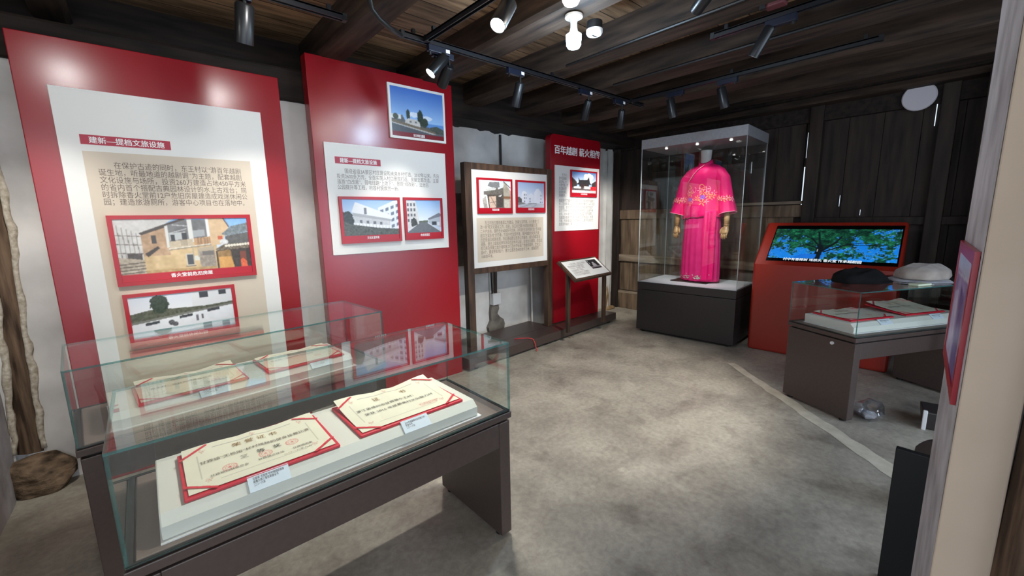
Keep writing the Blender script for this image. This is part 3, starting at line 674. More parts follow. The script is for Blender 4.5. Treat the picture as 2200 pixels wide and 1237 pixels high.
def pic_ruin():
    p = Pic(120, 110, (232, 236, 240)); p.grad((222, 230, 240), (244, 244, 242), 0, 1)
    p.poly([(.26, .18), (.32, .06), (.62, .04), (.66, .2), (.5, .26)], (128, 130, 132), 16, 3, 3); p.poly([(.2, .28), (.44, .22), (.56, .26), (.56, .4), (.2, .4)], (206, 208, 206), 20, 4, 4)
    p.poly([(.14, .36), (.5, .3), (.56, .2), (.6, .28), (.76, .2), (.76, .46), (.5, .5), (.14, .46)], (112, 108, 102), 26, 3, 5)
    p.poly([(.76, .02), (.82, .06), (1, .34), (1, 1), (.76, 1)], (176, 168, 154), 24, 6, 6); p.line(.77, .02, .98, .22, .012, (72, 68, 66)); p.ell(.7, .12, .07, .12, (214, 222, 226))
    p.poly([(.24, .46), (.76, .44), (.76, .94), (.3, .94)], (92, 84, 78), 22, 4, 7); p.poly([(.3, .52), (.52, .5), (.52, .86), (.32, .92)], (216, 190, 172), 16, 7, 8); p.line(.36, .54, .52, .84, .008, (110, 92, 82)); p.line(.33, .72, .52, .68, .008, (110, 92, 82))
    p.rect(.55, .52, .72, .9, (86, 80, 76), 20, 3, 9); p.poly([(.58, .5), (.72, .44), (.66, .52)], (236, 236, 232)); p.rect(.76, .5, .98, .58, (140, 104, 78)); p.rect(.78, .62, .96, .92, (206, 202, 188), 16, 4, 3)
    p.poly([(.1, .6), (.2, .5), (.26, .9), (.14, .9)], (176, 170, 164), 30, 4, 4); p.poly([(.26, .9), (.76, .86), (.98, .94), (.98, 1), (.2, 1)], (130, 124, 116), 40, 3, 11); p.put(p.Y > .885, RB); return p
def pic_villas():
    p = Pic(110, 110, (200, 212, 230)); p.grad((150, 172, 208), (206, 214, 228), 0, .6)
    p.poly([(.06, .5), (.2, .62), (.2, .72), (0, .7), (0, .52)], (84, 88, 88), 20, 3, 3); p.poly([(.14, .42), (.18, .32), (.26, .3), (.34, .36), (.36, .74), (.16, .72)], (212, 216, 226)); p.poly([(.40, .44), (.5, .37), (.6, .44), (.6, .74), (.40, .74)], (208, 212, 224))
    p.poly([(.62, .34), (.7, .22), (.78, .2), (.9, .34), (.94, .72), (.62, .74)], (214, 218, 230))
    for x, y in ((.24, .4), (.30, .4), (.24, .52), (.30, .52), (.24, .64), (.44, .54), (.44, .64), (.86, .42), (.86, .54), (.84, .66), (.91, .66)): p.rect(x, y, x + .03, y + .06, (112, 120, 140))
    p.poly([(0, .72), (.3, .74), (1, .74), (1, 1), (0, 1)], (178, 184, 194), 6, 6, 4); p.poly([(0, .7), (.2, .7), (.3, .74), (0, .8)], (120, 124, 128)); p.line(0, .9, .5, .76, .012, (150, 154, 162)); p.line(.4, .98, .7, .78, .012, (152, 156, 164)); p.line(.4, .735, .7, .735, .01, (92, 92, 100)); p.put(p.Y > .885, RB); return p
def pic_stage():
    p = Pic(110, 100, (150, 180, 216)); p.grad((100, 136, 192), (214, 224, 236), 0, .5); p.ell(.68, .2, .2, .16, (232, 238, 244), 10, 5, 3, .5)
    p.poly([(0, .22), (.2, .42), (.2, .8), (0, .8)], (62, 52, 50), 16, 4, 4); p.poly([(1, .34), (.82, .46), (.82, .8), (1, .8)], (62, 56, 54), 16, 4, 5); p.poly([(.26, .22), (.32, .34), (.62, .32), (.7, .18), (.74, .44), (.82, .52), (.14, .54), (.28, .44)], (50, 48, 50), 16, 3, 6); p.rect(.3, .52, .7, .68, (58, 46, 46), 16, 3, 7)
    p.rect(0, .64, 1, .8, (86, 76, 76), 60, 2.2, 8); p.rect(.08, .62, .36, .7, (206, 206, 208), 50, 2, 9); p.rect(.5, .6, .76, .72, (214, 210, 208), 50, 2, 10); p.rect(.76, .6, 1, .8, (206, 44, 52), 40, 2.5, 11); p.rect(0, .78, 1, .89, (190, 188, 190)); p.put(p.Y > .89, (150, 22, 36)); return p
def pic_dark():
    p = Pic(60, 60, (52, 48, 52)); p.rect(0, 0, 1, 1, (50, 46, 50), 24, 6, 3); p.ell(.5, .4, .1, .14, (206, 200, 200)); p.ell(.5, .62, .2, .2, (176, 170, 172), 20, 3, 3, .3); p.rect(0, .74, 1, .86, (140, 130, 134), 40, 3, 4); p.rect(.08, .08, .14, .2, (224, 220, 220)); p.rect(.12, .26, .17, .5, (200, 196, 196)); return p
def pic_violet():
    p = Pic(90, 70, (150, 130, 170)); p.rect(0, 0, 1, 1, (152, 134, 172), 46, 9, 3); p.poly([(.1, .4), (.4, .3), (.5, 1), (.05, 1)], (196, 186, 214), 26, 5, 5); p.poly([(.5, .25), (.8, .3), (.9, 1), (.55, 1)], (112, 96, 150), 30, 5, 6); p.rect(0, 0, 1, .16, (186, 190, 206), 14, 6, 4); p.line(.1, .2, .9, .16, .006, (226, 224, 230)); p.ell(.32, .5, .1, .1, (214, 206, 222)); return p
def pic_tree():
    p = Pic(240, 110, (14, 120, 220)); p.grad((10, 110, 214), (24, 134, 232), 0, 1)
    n = smooth_noise(240, 110, 15, 2) * .40 + smooth_noise(240, 110, 5, 3) * .30 + smooth_noise(240, 110, 2, 4) * .30
    X, Y = p.X, p.Y
    dens = .655 - .22 * np.clip((Y - .35) / .4, 0, 1) + .10 * np.cos((X - .42) * 3) - .18 * np.exp(-((X - .86) / .08) ** 2 - ((Y - .12) / .14) ** 2) - .12 * np.exp(-((X - .25) / .2) ** 2 - ((Y - .86) / .1) ** 2) - .13 * np.exp(-((X - .78) / .22) ** 2 - ((Y - .55) / .14) ** 2)
    leaf = n < dens; g = (smooth_noise(240, 110, 2, 8) * .55 + smooth_noise(240, 110, 9, 18) * .6) ** 1.8 * 1.3
    p.a[leaf] = np.stack([2 + 26 * g, 26 + 84 * g, 22 + 52 * g], 2)[leaf]
    edge = (np.abs(n - dens) < .008); p.a[edge] = (110, 186, 232)
    tk = (10, 22, 26)
    for a_ in ((.40, 1, .42, .55, .022), (.42, .6, .34, .32, .010), (.42, .6, .38, .1, .009), (.44, .68, .30, .52, .010), (.44, .72, .54, .42, .014), (.54, .42, .57, .24, .008), (.46, .74, .62, .50, .010), (.62, .5, .76, .42, .006), (.60, .52, .84, .50, .005), (.76, .42, .95, .52, .003), (.57, .3, .68, .24, .005), (.30, .52, .18, .66, .004), (.34, .32, .26, .22, .004)): p.line(*a_, tk)
    p.rect(.405, .66, .412, .78, (206, 226, 236)); p.poly([(.28, .84), (.46, .82), (.46, .97), (.2, .97)], (26, 112, 216), 10, 8, 3); p.line(.42, 1, .43, .6, .02, tk)
    return p

# --- panel 1 (nearest, at left)
y1 = 3.30
P1 = display_panel('tall red display panel at far left with long beige text block', -0.385, 0.823, y1, 0.0, 2.466)
s1 = sheet_on(P1, 'info_sheet', -0.268, 0.693, 0.42, 2.222, 'sheet')
sheet_on(P1, 'text_background', -0.184, 0.600, 0.55, 1.902, 'cream', 0.008, 0.0095, s1)
sheet_on(P1, 'heading_strip', -0.184, 0.197, 1.937, 1.988, 'crimson', 0.008, 0.0095, s1)
text_on(P1, 'heading_text', '建新—提档文旅设施', (-0.150, 1.945, 0.168, 1.980), 'white', 0.0095, s1, 0.02)
text_on(P1, 'body_text', '　　在保护古迹的同时，东王村以“游百年越剧\n诞生地，听最地道的越剧调”为主题，配套越剧\n文化设施与场所，投资260万建造占地450平方米\n的省内首个搭配古典园林设计的水上古戏台；同\n时拆除香火堂前12户危旧房屋建造成戏迷休闲公\n园；建造旅游厕所，游客中心项目也在落地中。', (-0.134, 1.609, 0.560, 1.852), 'ink', 0.0095, s1)
framed_photo('red framed photo of an old tan house with balcony, on leftmost panel', 0.211, y1 - 0.0103, 1.150, 0.695, 0.405, pic_house(), '香火堂前危旧房屋', band=0.115, rim=0.055, depth=0.022)
framed_photo('red framed photo of white village wall with murals, lowest on leftmost panel', 0.147, y1 - 0.0103, 0.775, 0.548, 0.325, pic_mural(), '香火堂前休闲公园', band=0.12, rim=0.06, depth=0.022, capw=0.36)
# --- panel 2
P2 = display_panel('tallest red display panel, second from left, white sheet with two photos', 1.010, 2.228, y1, 0.0, 2.670)
s2 = sheet_on(P2, 'info_sheet', 1.083, 2.125, 1.243, 2.078, 'sheet')
sheet_on(P2, 'heading_strip', 1.154, 1.512, 1.929, 1.979, 'crimson', 0.008, 0.0095, s2)
text_on(P2, 'heading_text', '建新—提档文旅设施', (1.190, 1.937, 1.480, 1.972), 'white', 0.0095, s2, 0.02)
text_on(P2, 'body_text', '　　围绕省级3A景区村庄建设和未来乡村打造，2017年以来，先后\n投资2600多万元，全面实施入村口景观打造、房屋立面改造、主要\n道路“白改黑”、弱电线路“上改下”、景观“绿改彩”、法治古\n公园提升等工程，村容村貌焕然一新。', (1.158, 1.738, 2.052, 1.896), 'ink_light', 0.008, s2)
framed_photo('white framed photo of stone monument under blue sky on red panel', 1.872, y1 - 0.0008, 2.163, 0.528, 0.420, pic_monument(), '东王村村口景观', band=0.10, rim=0.045, mat='sheet', capw=0.2)
framed_photo('red framed photo of white hall building on second panel', 1.402, y1 - 0.0088, 1.326, 0.500, 0.360, pic_hall(), '文化礼堂外观', band=0.115, rim=0.06, capw=0.2)
framed_photo('red framed photo of village road beside white houses on second panel', 1.876, y1 - 0.0088, 1.329, 0.378, 0.359, pic_road(), '农房改造后', band=0.115, rim=0.06, capw=0.24)
# --- low plinth, framed board and third panel
PR = math.radians(3.74)
pl = thing('display_platform', 'long low dark brown platform on floor along the white wall', 'platform', (4.985, 3.408, 0), PR)
obj('deck', MB().box((-2.72, 0, 0.03), (0, 0.235, 0.131)).box((-2.72, 0.235, 0.03), (-1.18, 0.62, 0.131)), M['metal_brown'], pl, bevel=0.004)
for x in (-2.6, -1.5, -0.12):
    for yy in (0.05, 0.17):
        obj('foot', MB().tube([(x, yy, 0), (x, yy, 0.032)], 0.022, 12), M['rubber'], pl)
yb = 3.55
BD = thing('notice_board', 'dark framed standing board with two photos above beige text', 'notice board', (3.16, yb, 0.131))
bx0, bx1, zt = 2.515 - 3.16, 3.805 - 3.16, 2.066 - 0.131
zb = 0.915 - 0.131; z1 = 0.978 - 0.131
for x0, x1 in ((bx0, bx0 + 0.085), (bx1 - 0.085, bx1)):
    obj('post', MB().box((x0, 0, 0.0008), (x1, 0.075, zt)), M['frame_wood'], BD, bevel=0.003)
obj('top_rail', MB().box((bx0 + .085, 0, zt - 0.065), (bx1 - .085, 0.075, zt)), M['frame_wood'], BD, bevel=0.003)
obj('bottom_rail', MB().box((bx0 + .085, 0, zb), (bx1 - .085, 0.075, z1)), M['frame_wood'], BD, bevel=0.003)
bs = obj('info_sheet', MB().box((bx0 + .085, 0.012, z1), (bx1 - .085, 0.05, zt - 0.065)), M['sheet'], BD)
def on_board(name, body, box, mat, bold=0.0): return text(name, body, (0, 0.0115, 0), EX, EZ, (box[0] - 3.16, box[1] - .131, box[2] - 3.16, box[3] - .131), M[mat], bs, bold)
obj('text_background', MB().box((2.655 - 3.16, 0.0115, 1.035 - .131), (3.655 - 3.16, 0.013, 1.505 - .131)), M['cream'], bs)
on_board('body_text', '　　东王村自古重视基层工作建设，改善生活环境，大力推进“三\n改一拆”和文化建设工作，目前，东王村已累计拆除旧房屋三百\n二十户左右，面积合计6000多平方米，对村民生活环境打造“百年越\n剧文艺诞生地”的形象，打造乡村宜居环境，保护越剧文化和古建\n历史街道及祖居故居，在此基础建设旅游公共服务，成为游客喜爱\n道路，通往上级建成停车场及戏迷休闲公园，古戏台古建筑，改造主\n街已拆及房屋立面外墙和施工打造村中街道广场建成面积，文化公\n园4个，建成停车场5个，累计立面改造4000余平方米，道路面积\n1000余平米。', (2.700, 1.075, 3.632, 1.475), 'ink')
framed_photo('red framed photo of a ruined old house on the standing board', 2.908, yb + 0.0110, 1.550, 0.487, 0.371, pic_ruin(), '改造前旧貌', band=0.12, rim=0.06, capw=0.2)
framed_photo('red framed photo of pale white villas on the standing board', 3.443, yb + 0.0110, 1.556, 0.470, 0.363, pic_villas(), '改造后新貌', band=0.12, rim=0.06, capw=0.2)
y3 = 3.615; k3 = y3 / 3.83
def zz(z): return 1.5 + (z - 1.5) * k3
P3 = display_panel('red rounded panel with white opera heading beside the wooden back wall', 3.845, 4.835, y3, 0.131, zz(2.56), 0.09, 0.06)
P3.location.z = 0.1318
s3 = sheet_on(P3, 'info_sheet', 4.147 * k3, 5.085 * k3, zz(1.314), zz(2.172), 'sheet')
text_on(P3, 'heading_text', '百年越剧 薪火相传', (4.145 * k3, zz(2.318), 5.10 * k3, zz(2.425)), 'white', 0.002, P3, 0.035)
framed_photo('red framed photo of crowded opera stage on rounded red panel', 4.730 * k3, y3 - 0.0088, zz(1.771), 0.575 * k3, 0.358 * k3, pic_stage(), '东王村古戏台演出', band=0.11, rim=0.06, capw=0.24)
text_on(P3, 'side_text', '　　东王村，\n是中国越剧\n诞生地。一\n九零六年，村\n民在香火堂\n前登台演出\n落地唱书，', (4.222 * k3, zz(1.765), 4.405 * k3, zz(2.075)), 'ink_light', 0.008, s3)
text_on(P3, 'body_text', '由此揭开了越剧历史的第一页，这里被誉为越剧之\n乡，百余年来从田头小唱到都市大舞台，从乡间走\n向全国，走向世界，一代代艺人在这里学艺成才\n留下了许多动人的故事，古戏台依旧，丝弦不绝\n如今，村中建有古戏台、戏迷公园、陈列馆等，\n戏曲爱好者慕名而来，每逢节日好戏连台，乡音\n不断，传承着越剧文化的薪火，让更多人走近它\n感受百年越剧之美。', (4.222 * k3, zz(1.385), 4.990 * k3, zz(1.740)), 'ink_light', 0.008, s3)

# --- slanted reading sign on two posts
LR = math.radians(5.0)
RS = thing('reading_sign', 'slanted low sign with small dark photo, on two posts before rounded panel', 'sign', (4.08, 3.245, 0.131), LR)
tilt = math.atan2(0.205, 0.26)
mt = Matrix.Translation((-0.035, -0.16, 0.648)) @ Matrix.Rotation(tilt, 4, 'X')
obj('sign_frame', MB().box((-0.40, 0, -0.035), (0.40, 0.335, 0.0), 0, mt), M['frame_wood'], RS, bevel=0.006)
sp = obj('sign_plate', MB().box((-0.368, 0.028, 0.0), (0.368, 0.307, 0.004), 0, mt), M['sheet'], RS)
ox = mt @ Vector((0, 0, 0.004)); exv = (mt.to_3x3() @ Vector((1, 0, 0))); eyv = (mt.to_3x3() @ Vector((0, 1, 0)))
text('sign_text', '　　一九零六年春，村民艺人在香火\n堂前用稻桶铺上门板登台演出\n《十件头》《双金花》等戏，\n这是越剧的第一次登台，\n从此越剧由曲艺走上戏曲舞台，\n东王村成为中国越剧诞生地。', ox, exv, eyv, (-0.33, 0.06, 0.06, 0.27), M['ink_light'], sp, 0)
pic_dark().mesh('sign_photo', ox + exv * 0.10 + eyv * 0.125 + exv.cross(eyv) * 0.001, exv, eyv, 0.215, 0.155, M['print'], sp)
for x, y, zt_ in ((-0.385, -0.01, 0.728), (0.335, -0.06, 0.688)):
    obj('post', MB().box((x - 0.024, y - 0.02, 0.0006), (x + 0.024, y + 0.02, zt_)), M['frame_wood'], RS, bevel=0.003)

# ------------------------------------------------------------------ wall fittings between the panels
cb = MB()
cb.tube([(3.42, 4.055, 2.5), (3.42, 4.05, 2.1)], 0.014, 8)
tag(obj('black_conduit', cb, M['black']), 'thin black conduit running down the white wall above framed board', 'conduit')
sw = thing('socket_box', 'white wall socket box with two dark cables, below framed board', 'socket', (3.26, 4.045, 0.42))
obj('cover', MB().box((-0.06, -0.05, 0), (0.07, 0.03, 0.15)), M['white_plastic'], sw, bevel=0.008)
obj('cable', MB().tube([(-0.05, -0.02, 0.02), (-0.058, -0.01, 0.5), (-0.05, -0.01, 0.95)], 0.009, 8), M['black'], sw, smooth=True)
obj('cable', MB().tube([(0.0, -0.02, 0.14), (0.012, -0.015, 0.5), (0.03, -0.01, 0.95)], 0.022, 8), M['metal_brown'], sw, smooth=True)
hole = MB(); hole.prism([(-0.055, 0.02), (0.045, 0.02), (0.06, -0.06), (0.03, -0.12), (0.07, -0.17), (0.13, -0.21), (0.15, -0.27), (0.13, -0.36), (-0.10, -0.36), (-0.12, -0.28), (-0.07, -0.20), (-0.075, -0.10)], (0, 0.03, 0), EX, EZ, (0, -1, 0), 0.045)
obj('broken_recess', hole, M['skirt_grey'], sw, label='dark rough hole in plaster under the socket')
tag(obj('white_pipe', MB().tube([(3.90, 4.02, 0.0), (3.88, 4.02, 1.2)], 0.014, 12), M['pipe_white'], smooth='auto'), 'slim white pipe standing against the wall behind framed board', 'pipe')
tag(obj('red_cable', MB().tube([(3.03, 3.42, 0.142), (3.10, 3.38, 0.146), (3.16, 3.325, 0.148), (3.195, 3.285, 0.135), (3.21, 3.265, 0.08), (3.215, 3.25, 0.012), (3.20, 3.235, 0.006)], 0.0055, 8), M['cable_red'], smooth=True), 'short red cable hanging over the platform edge to the floor', 'cable')
def wedge(x, y, s, label):
    tag(obj('wood_chip', MB().box((x, y, 0), (x + s, y + s * .5, 0.015)), M['wood_rail'], bevel=0.003), label, 'wood chip')
wedge(3.86, 3.30, 0.06, 'small pale wood chip wedged under the platform front')

# ------------------------------------------------------------------ museum table cases
def build_case(label, loc, rz):
    """origin on the floor at the front left corner; x along the case, y into its depth"""
    t = thing('display_case', label, 'display case', loc, rz, 'glass topped table cases')
    Lx, W, zt, zg, zs = 1.300, 0.528, 0.957, 0.634, 0.600
    for x0, x1 in ((0.004, 0.064), (Lx - 0.064, Lx - 0.004)):
        lg = obj('leg', MB().box((x0, 0.002, 0.02), (x1, W - 0.002, zs - 0.012)), M['metal_brown'], t, bevel=0.003)
        for yy in (0.05, W - 0.05):
            obj('foot', MB().tube([((x0 + x1) / 2, yy, 0), ((x0 + x1) / 2, yy, 0.022)], 0.022, 12), M['rubber'], lg)
    obj('apron', MB().box((0.064, 0.004, 0.470), (Lx - 0.064, 0.03, zs - 0.012)).box((0.064, W - 0.03, 0.470), (Lx - 0.064, W - 0.004, zs - 0.012)).box((0.064, 0.03, 0.545), (Lx - 0.064, W - 0.03, zs - 0.012)), M['metal_brown'], t, bevel=0.003)
    obj('shadow_gap', MB().box((0.02, 0.02, zs - 0.014), (Lx - 0.02, W - 0.02, zs + 0.002)), M['black'], t)
    tr = MB(); tr.box((-0.004, -0.004, zs), (Lx + 0.004, W + 0.004, zg - 0.004)); tr.box((0.02, 0.02, zg - 0.004), (Lx - 0.02, W - 0.02, zg + 0.004), 1)
    obj('tray', tr, [M['metal_brown'], M['tray']], t, bevel=0.003)
    for xx in (0.030,):
        obj('lock', MB().tube([(-0.006 + 0.0, 0.16, 0.555), (0.006, 0.16, 0.555)], 0.012, 14), M['white_plastic'], t)
    h = obj('seal_strip', MB().box((0.002, 0.002, zg - 0.002), (Lx - .002, 0.016, zg + 0.003)).box((0.002, W - .016, zg - 0.002), (Lx - .002, W - .002, zg + 0.003)).box((0.002, 0.016, zg - 0.002), (0.016, W - .016, zg + 0.003)).box((Lx - .016, .016, zg - .002), (Lx - .002, W - .016, zg + .003)), M['black'], t)
    g = 0.008; z0 = zg + 0.003
    obj('glass_top', MB().pane((0, 0, zt - g), (Lx, W, zt), 2), [M['glass'], M['glass_edge']], t)
    obj('glass_front', MB().pane((0, 0, z0), (Lx, g, zt - g), 1), [M['glass'], M['glass_edge']], t)
    obj('glass_back', MB().pane((0, W - g, z0), (Lx, W, zt - g), 1), [M['glass'], M['glass_edge']], t)
    obj('glass_side', MB().pane((0, g, z0), (g, W - g, zt - g), 0), [M['glass'], M['glass_edge']], t)
    obj('glass_side', MB().pane((Lx - g, g, z0), (Lx, W - g, zt - g), 0), [M['glass'], M['glass_edge']], t)
    return t
K1 = build_case('glass table case nearest the camera, two certificates inside', (-0.136, 1.352, 0), 0.0)
R2 = math.radians(5.0)
K2o = Vector((1.040, 2.385, 0)) - Vector((1.339 * math.cos(R2), 1.339 * math.sin(R2), 0))
K2 = dup(K1, K2o, R2, 'glass table case behind the nearest one, against red panels')
K2.scale.x = 1.03
K3d = Vector((0.892, -0.452, 0)).normalized(); R3 = math.atan2(K3d.y, K3d.x)
K3 = dup(K1, Vector((3.62, 0.516, 0)), R3, 'glass table case at right with clothes on top')
ZT = 0.638
def world(base, rz, x, y, z): return Vector((base[0] + x * math.cos(rz) - y * math.sin(rz), base[1] + x * math.sin(rz) + y * math.cos(rz), z))
def riser(base, rz, x0, y0, x1, y1, label, back=0.10, front=0.062):
    p = world(base, rz, x0, y0, ZT); t = thing('display_riser', label, 'display riser', p, rz, 'ivory risers in the cases')
    w_, d_ = x1 - x0, y1 - y0
    obj('board', MB().prism([(0, 0), (d_, 0), (d_, back), (0.030, front), (0, front - .026)], (0, 0, 0.004), (0, 1, 0), EZ, (1, 0, 0), w_), M['riser'], t, bevel=0.004)
    obj('base_sheet', MB().box((-0.004, -0.012, 0), (w_ + 0.012, d_ + 0.004, 0.004)), M['white'], t)
    return t, math.atan2(back - front, d_), front + 0.004
def certificate(base, rz, x, y, w_, h_, rot, sl, z0, y0, label, lines, curl=0.02, open_=0.0, seals=True, size=1.0, group='red folder certificates'):
    """lies on the sloping riser: x,y = lower left corner inside the case"""
    z = ZT + z0 + (y - y0) * math.tan(sl) + 0.0012
    t = thing('certificate', label, 'certificate', world(base, rz, x, y, z), rz, group)
    t.rotation_euler = (Matrix.Rotation(rz, 3, 'Z') @ Matrix.Rotation(sl, 3, 'X') @ Matrix.Rotation(rot, 3, 'Z')).to_euler()
    obj('folder', MB().box((0, 0, 0), (w_, h_, 0.010)), M['folder'], t, bevel=0.003)
    b = 0.012
    def pz(u, v): return 0.0132 + curl * (v ** 3) * (0.35 + 0.65 * abs(math.cos(u * math.pi * 1.0)) ** 2) + 0.006 * (1 - min(1, abs(u - .5) * 9)) * v + 0.003 * math.sin(u * 8) * v * v
    def fn(u, v): return (b + (w_ - 2 * b) * u, b + (h_ - b * .6) * v, pz(u, v))
    gw, gh = 216, 150; pc = Pic(gw, gh, (238, 231, 209)); pc.rect(0, 0, 1, 1, (238, 231, 209), 4, 30, 5)
    asp = w_ / h_; LG = (168, 160, 146); RR = (206, 96, 96)
    for x0, y0_, x1, y1_ in ((.2, .13, .8, .13), (.2, .88, .8, .88), (.09, .24, .09, .76), (.91, .24, .91, .76)): pc.line(x0, 1 - y0_, x1, 1 - y1_, .0032, LG)
    for u, v in ((.13, .17), (.87, .17), (.13, .84), (.87, .84), (.5, .92)):
        for k in range(8): pc.ell(u + .006 * (1 + .5 * k) * math.cos(k * 2.4), 1 - v + .006 * (1 + .5 * k) * asp * math.sin(k * 2.4), .006, .006, RR if k % 3 else (190, 130, 110))
    for u, v in (seals or ()):
        dd = np.hypot(pc.X - u, (pc.Y - 1 + v) / asp); an = np.arctan2((pc.Y - 1 + v) / asp, pc.X - u)
        pc.put((dd < .050) & (dd > .043), (220, 112, 108)); pc.put((dd < .036) & (dd > .024) & (np.sin(an * 11) > 0), (224, 130, 122)); pc.put(dd < .012 + .006 * np.cos(an * 5), (216, 100, 98))
    pp = pc.mesh('paper', (0, 0, 0), (1, 0, 0), (0, 1, 0), 1.0, 1.0, M['print'], t)
    nv = len(pp.data.vertices); co = np.empty(nv * 3); pp.data.vertices.foreach_get('co', co); co = co.reshape(-1, 3)
    co[:] = [fn(a_[0], a_[1]) for a_ in co]; pp.data.vertices.foreach_set('co', co.ravel()); pp.data.polygons.foreach_set('use_smooth', [True] * len(pp.data.polygons)); pp.data.update()
    c = 0.062
    for q in ((0, 0), (1, 0), (0, 1), (1, 1)):
        cx_, cy_ = (0.004 if q[0] == 0 else w_ - 0.004), (0.004 if q[1] == 0 else h_ - 0.004)
        sx, sy = (1 if q[0] == 0 else -1), (1 if q[1] == 0 else -1)
        A = Vector((cx_ + sx * c * 1.25, cy_, 0.0)); B = Vector((cx_, cy_ + sy * c, 0.0)); dd = (B - A).normalized(); nn = Vector((-dd.y, dd.x, 0)) * 0.0045
        rb = MB()
        P_ = [A.lerp(B, k / 8) for k in range(9)]
        def hz(p): return max(0.0125, pz(min(1, max(0, (p.x - b) / (w_ - 2 * b))), min(1, max(0, (p.y - b) / (h_ - b * .6)))) + 0.0022)
        for k in range(8):
            a_, b_ = P_[k], P_[k + 1]
            rb.quad([a_ + nn + Vector((0, 0, hz(a_))), b_ + nn + Vector((0, 0, hz(b_))), b_ - nn + Vector((0, 0, hz(b_))), a_ - nn + Vector((0, 0, hz(a_)))])
        r_ = obj('corner_ribbon', rb, M['ribbon'], t); so = r_.modifiers.new('thick', 'SOLIDIFY'); so.thickness = 0.0008
    def bent(nm, body, box, mat, bold=0.0):
        o = text(nm, body, (0, 0, 0), (1, 0, 0), (0, 1, 0), (box[0] * w_, box[1] * h_, box[2] * w_, box[3] * h_), M[mat], pp, bold)
        for v in o.data.vertices:
            v.co.z = pz(min(1, max(0, (v.co.x - b) / (w_ - 2 * b))), min(1, max(0, (v.co.y - b) / (h_ - b * .6)))) + 0.0022
    for nm, body, box, mat in lines: bent(nm, body, box, mat)
    return t
def card(base, rz, x, y, w_, h_, rot, sl, z0, y0, label, body):
    z = ZT + z0 + (y - y0) * math.tan(sl) + 0.0012
    t = thing('label_card', label, 'label card', world(base, rz, x, y, z), rz, 'small label cards in the cases')
    t.rotation_euler = (Matrix.Rotation(rz, 3, 'Z') @ Matrix.Rotation(sl, 3, 'X') @ Matrix.Rotation(rot, 3, 'Z')).to_euler()
    c = obj('card', MB().box((0, 0, 0), (w_, h_, 0.004)), M['label'], t)
    text('card_text', body, (0, 0, 0.004), (1, 0, 0), (0, 1, 0), (w_ * .12, h_ * .30, w_ * .88, h_ * .86), M['ink_dark'], c, lift=0.0004)
    return t
C1 = [('title_text', '荣 誉 证 书', (.34, .745, .66, .835), 'ink_gold'), ('award_text', '甘霖镇“无极限”杯村嫂越韵健身操舞比赛', (.12, .56, .88, .625), 'ink'),
      ('prize_text', '三   等   奖', (.36, .405, .64, .49), 'ink_dark'), ('issuer_text', '甘霖镇妇联委员会　　甘霖镇文体站　　甘霖镇团委', (.16, .24, .84, .285), 'ink'), ('date_text', '二〇一六年九月', (.62, .17, .82, .205), 'ink')]
C2 = [('title_text', '证　　　书', (.33, .73, .67, .83), 'ink_gold'), ('addressee_text', '浙江省嵊州市甘霖镇东王村：', (.12, .54, .68, .605), 'ink_dark'), ('award_text', '荣获 2016 年度最美村文化魅力村', (.16, .40, .84, .465), 'ink_dark'), ('issuer_text', '浙江省生态文化协会\n二〇一六年十二月', (.62, .17, .82, .26), 'ink_red')]
b1 = K1.location
RX0, RY0 = 0.076, 0.052
_, sl1, rz1 = riser(b1, 0.0, RX0, RY0, 1.155, 0.440, 'ivory riser board in the nearest case holding two open certificates', 0.066, 0.066)
certificate(b1, 0.0, 0.134, 0.083, 0.440, 0.312, 0.0, 0.0, rz1, RY0, 'certificate with three red seals, left one in the nearest case', C1, curl=0.006, seals=((.27, .30), (.52, .33), (.73, .40)))
certificate(b1, 0.0, 0.650, 0.090, 0.455, 0.318, 0.0, 0.0, rz1, RY0, 'certificate with curling paper and large gold title, right one in the nearest case', C2, curl=0.022, seals=None)
card(b1, 0.0, 0.288, 0.050, 0.116, 0.052, 0.0, math.radians(40.9), rz1 - 0.0262, 0.050, 'white label card below the three-seal certificate', '甘霖镇“无极限”杯村嫂越韵健身\n操舞比赛三等奖荣誉证书\n二〇一六年')
card(b1, 0.0, 0.805, 0.050, 0.116, 0.052, 0.0, math.radians(40.9), rz1 - 0.0262, 0.050, 'white label card below the certificate with curling paper', '2016年度最美村文化魅力村\n荣誉证书\n二〇一六年')
riser(K2o, R2, 0.11, 0.075, 1.17, 0.44, 'ivory riser board in the rear left case', 0.066, 0.066)
certificate(K2o, R2, 0.20, 0.10, 0.43, 0.30, 0.0, 0.0, 0.070, RY0, 'open certificate at left in the rear left case', [('title_text', '荣 誉 证 书', (.34, .72, .66, .82), 'ink_gold'), ('award_text', '东王村：荣获先进集体称号', (.14, .5, .7, .58), 'ink_dark'), ('issuer_text', '嵊州市文化局\n二〇一五年', (.62, .17, .82, .27), 'ink')], curl=0.02, seals=((.72, .28),))
certificate(K2o, R2, 0.72, 0.10, 0.41, 0.29, 0.0, 0.0, 0.070, RY0, 'open certificate at right in the rear left case', [('title_text', '奖　状', (.36, .72, .64, .84), 'ink_gold'), ('award_text', '东王村：被评为文化示范村', (.14, .5, .7, .58), 'ink_dark')], curl=0.004, seals=((.72, .28),))
card(K2o, R2, 0.42, 0.073, 0.116, 0.052, 0.0, math.radians(40.9), 0.0438, 0.073, 'white label card below the left certificate of the rear left case', '先进集体荣誉证书\n二〇一五年')
card(K2o, R2, 0.93, 0.073, 0.116, 0.052, 0.0, math.radians(40.9), 0.0438, 0.073, 'white label card below the right certificate of the rear left case', '文化示范村奖状\n二〇一四年')
k3 = K3.location
riser(k3, R3, 0.075, 0.075, 1.20, 0.455, 'ivory riser board in the right-hand case under the clothes', 0.066, 0.066)
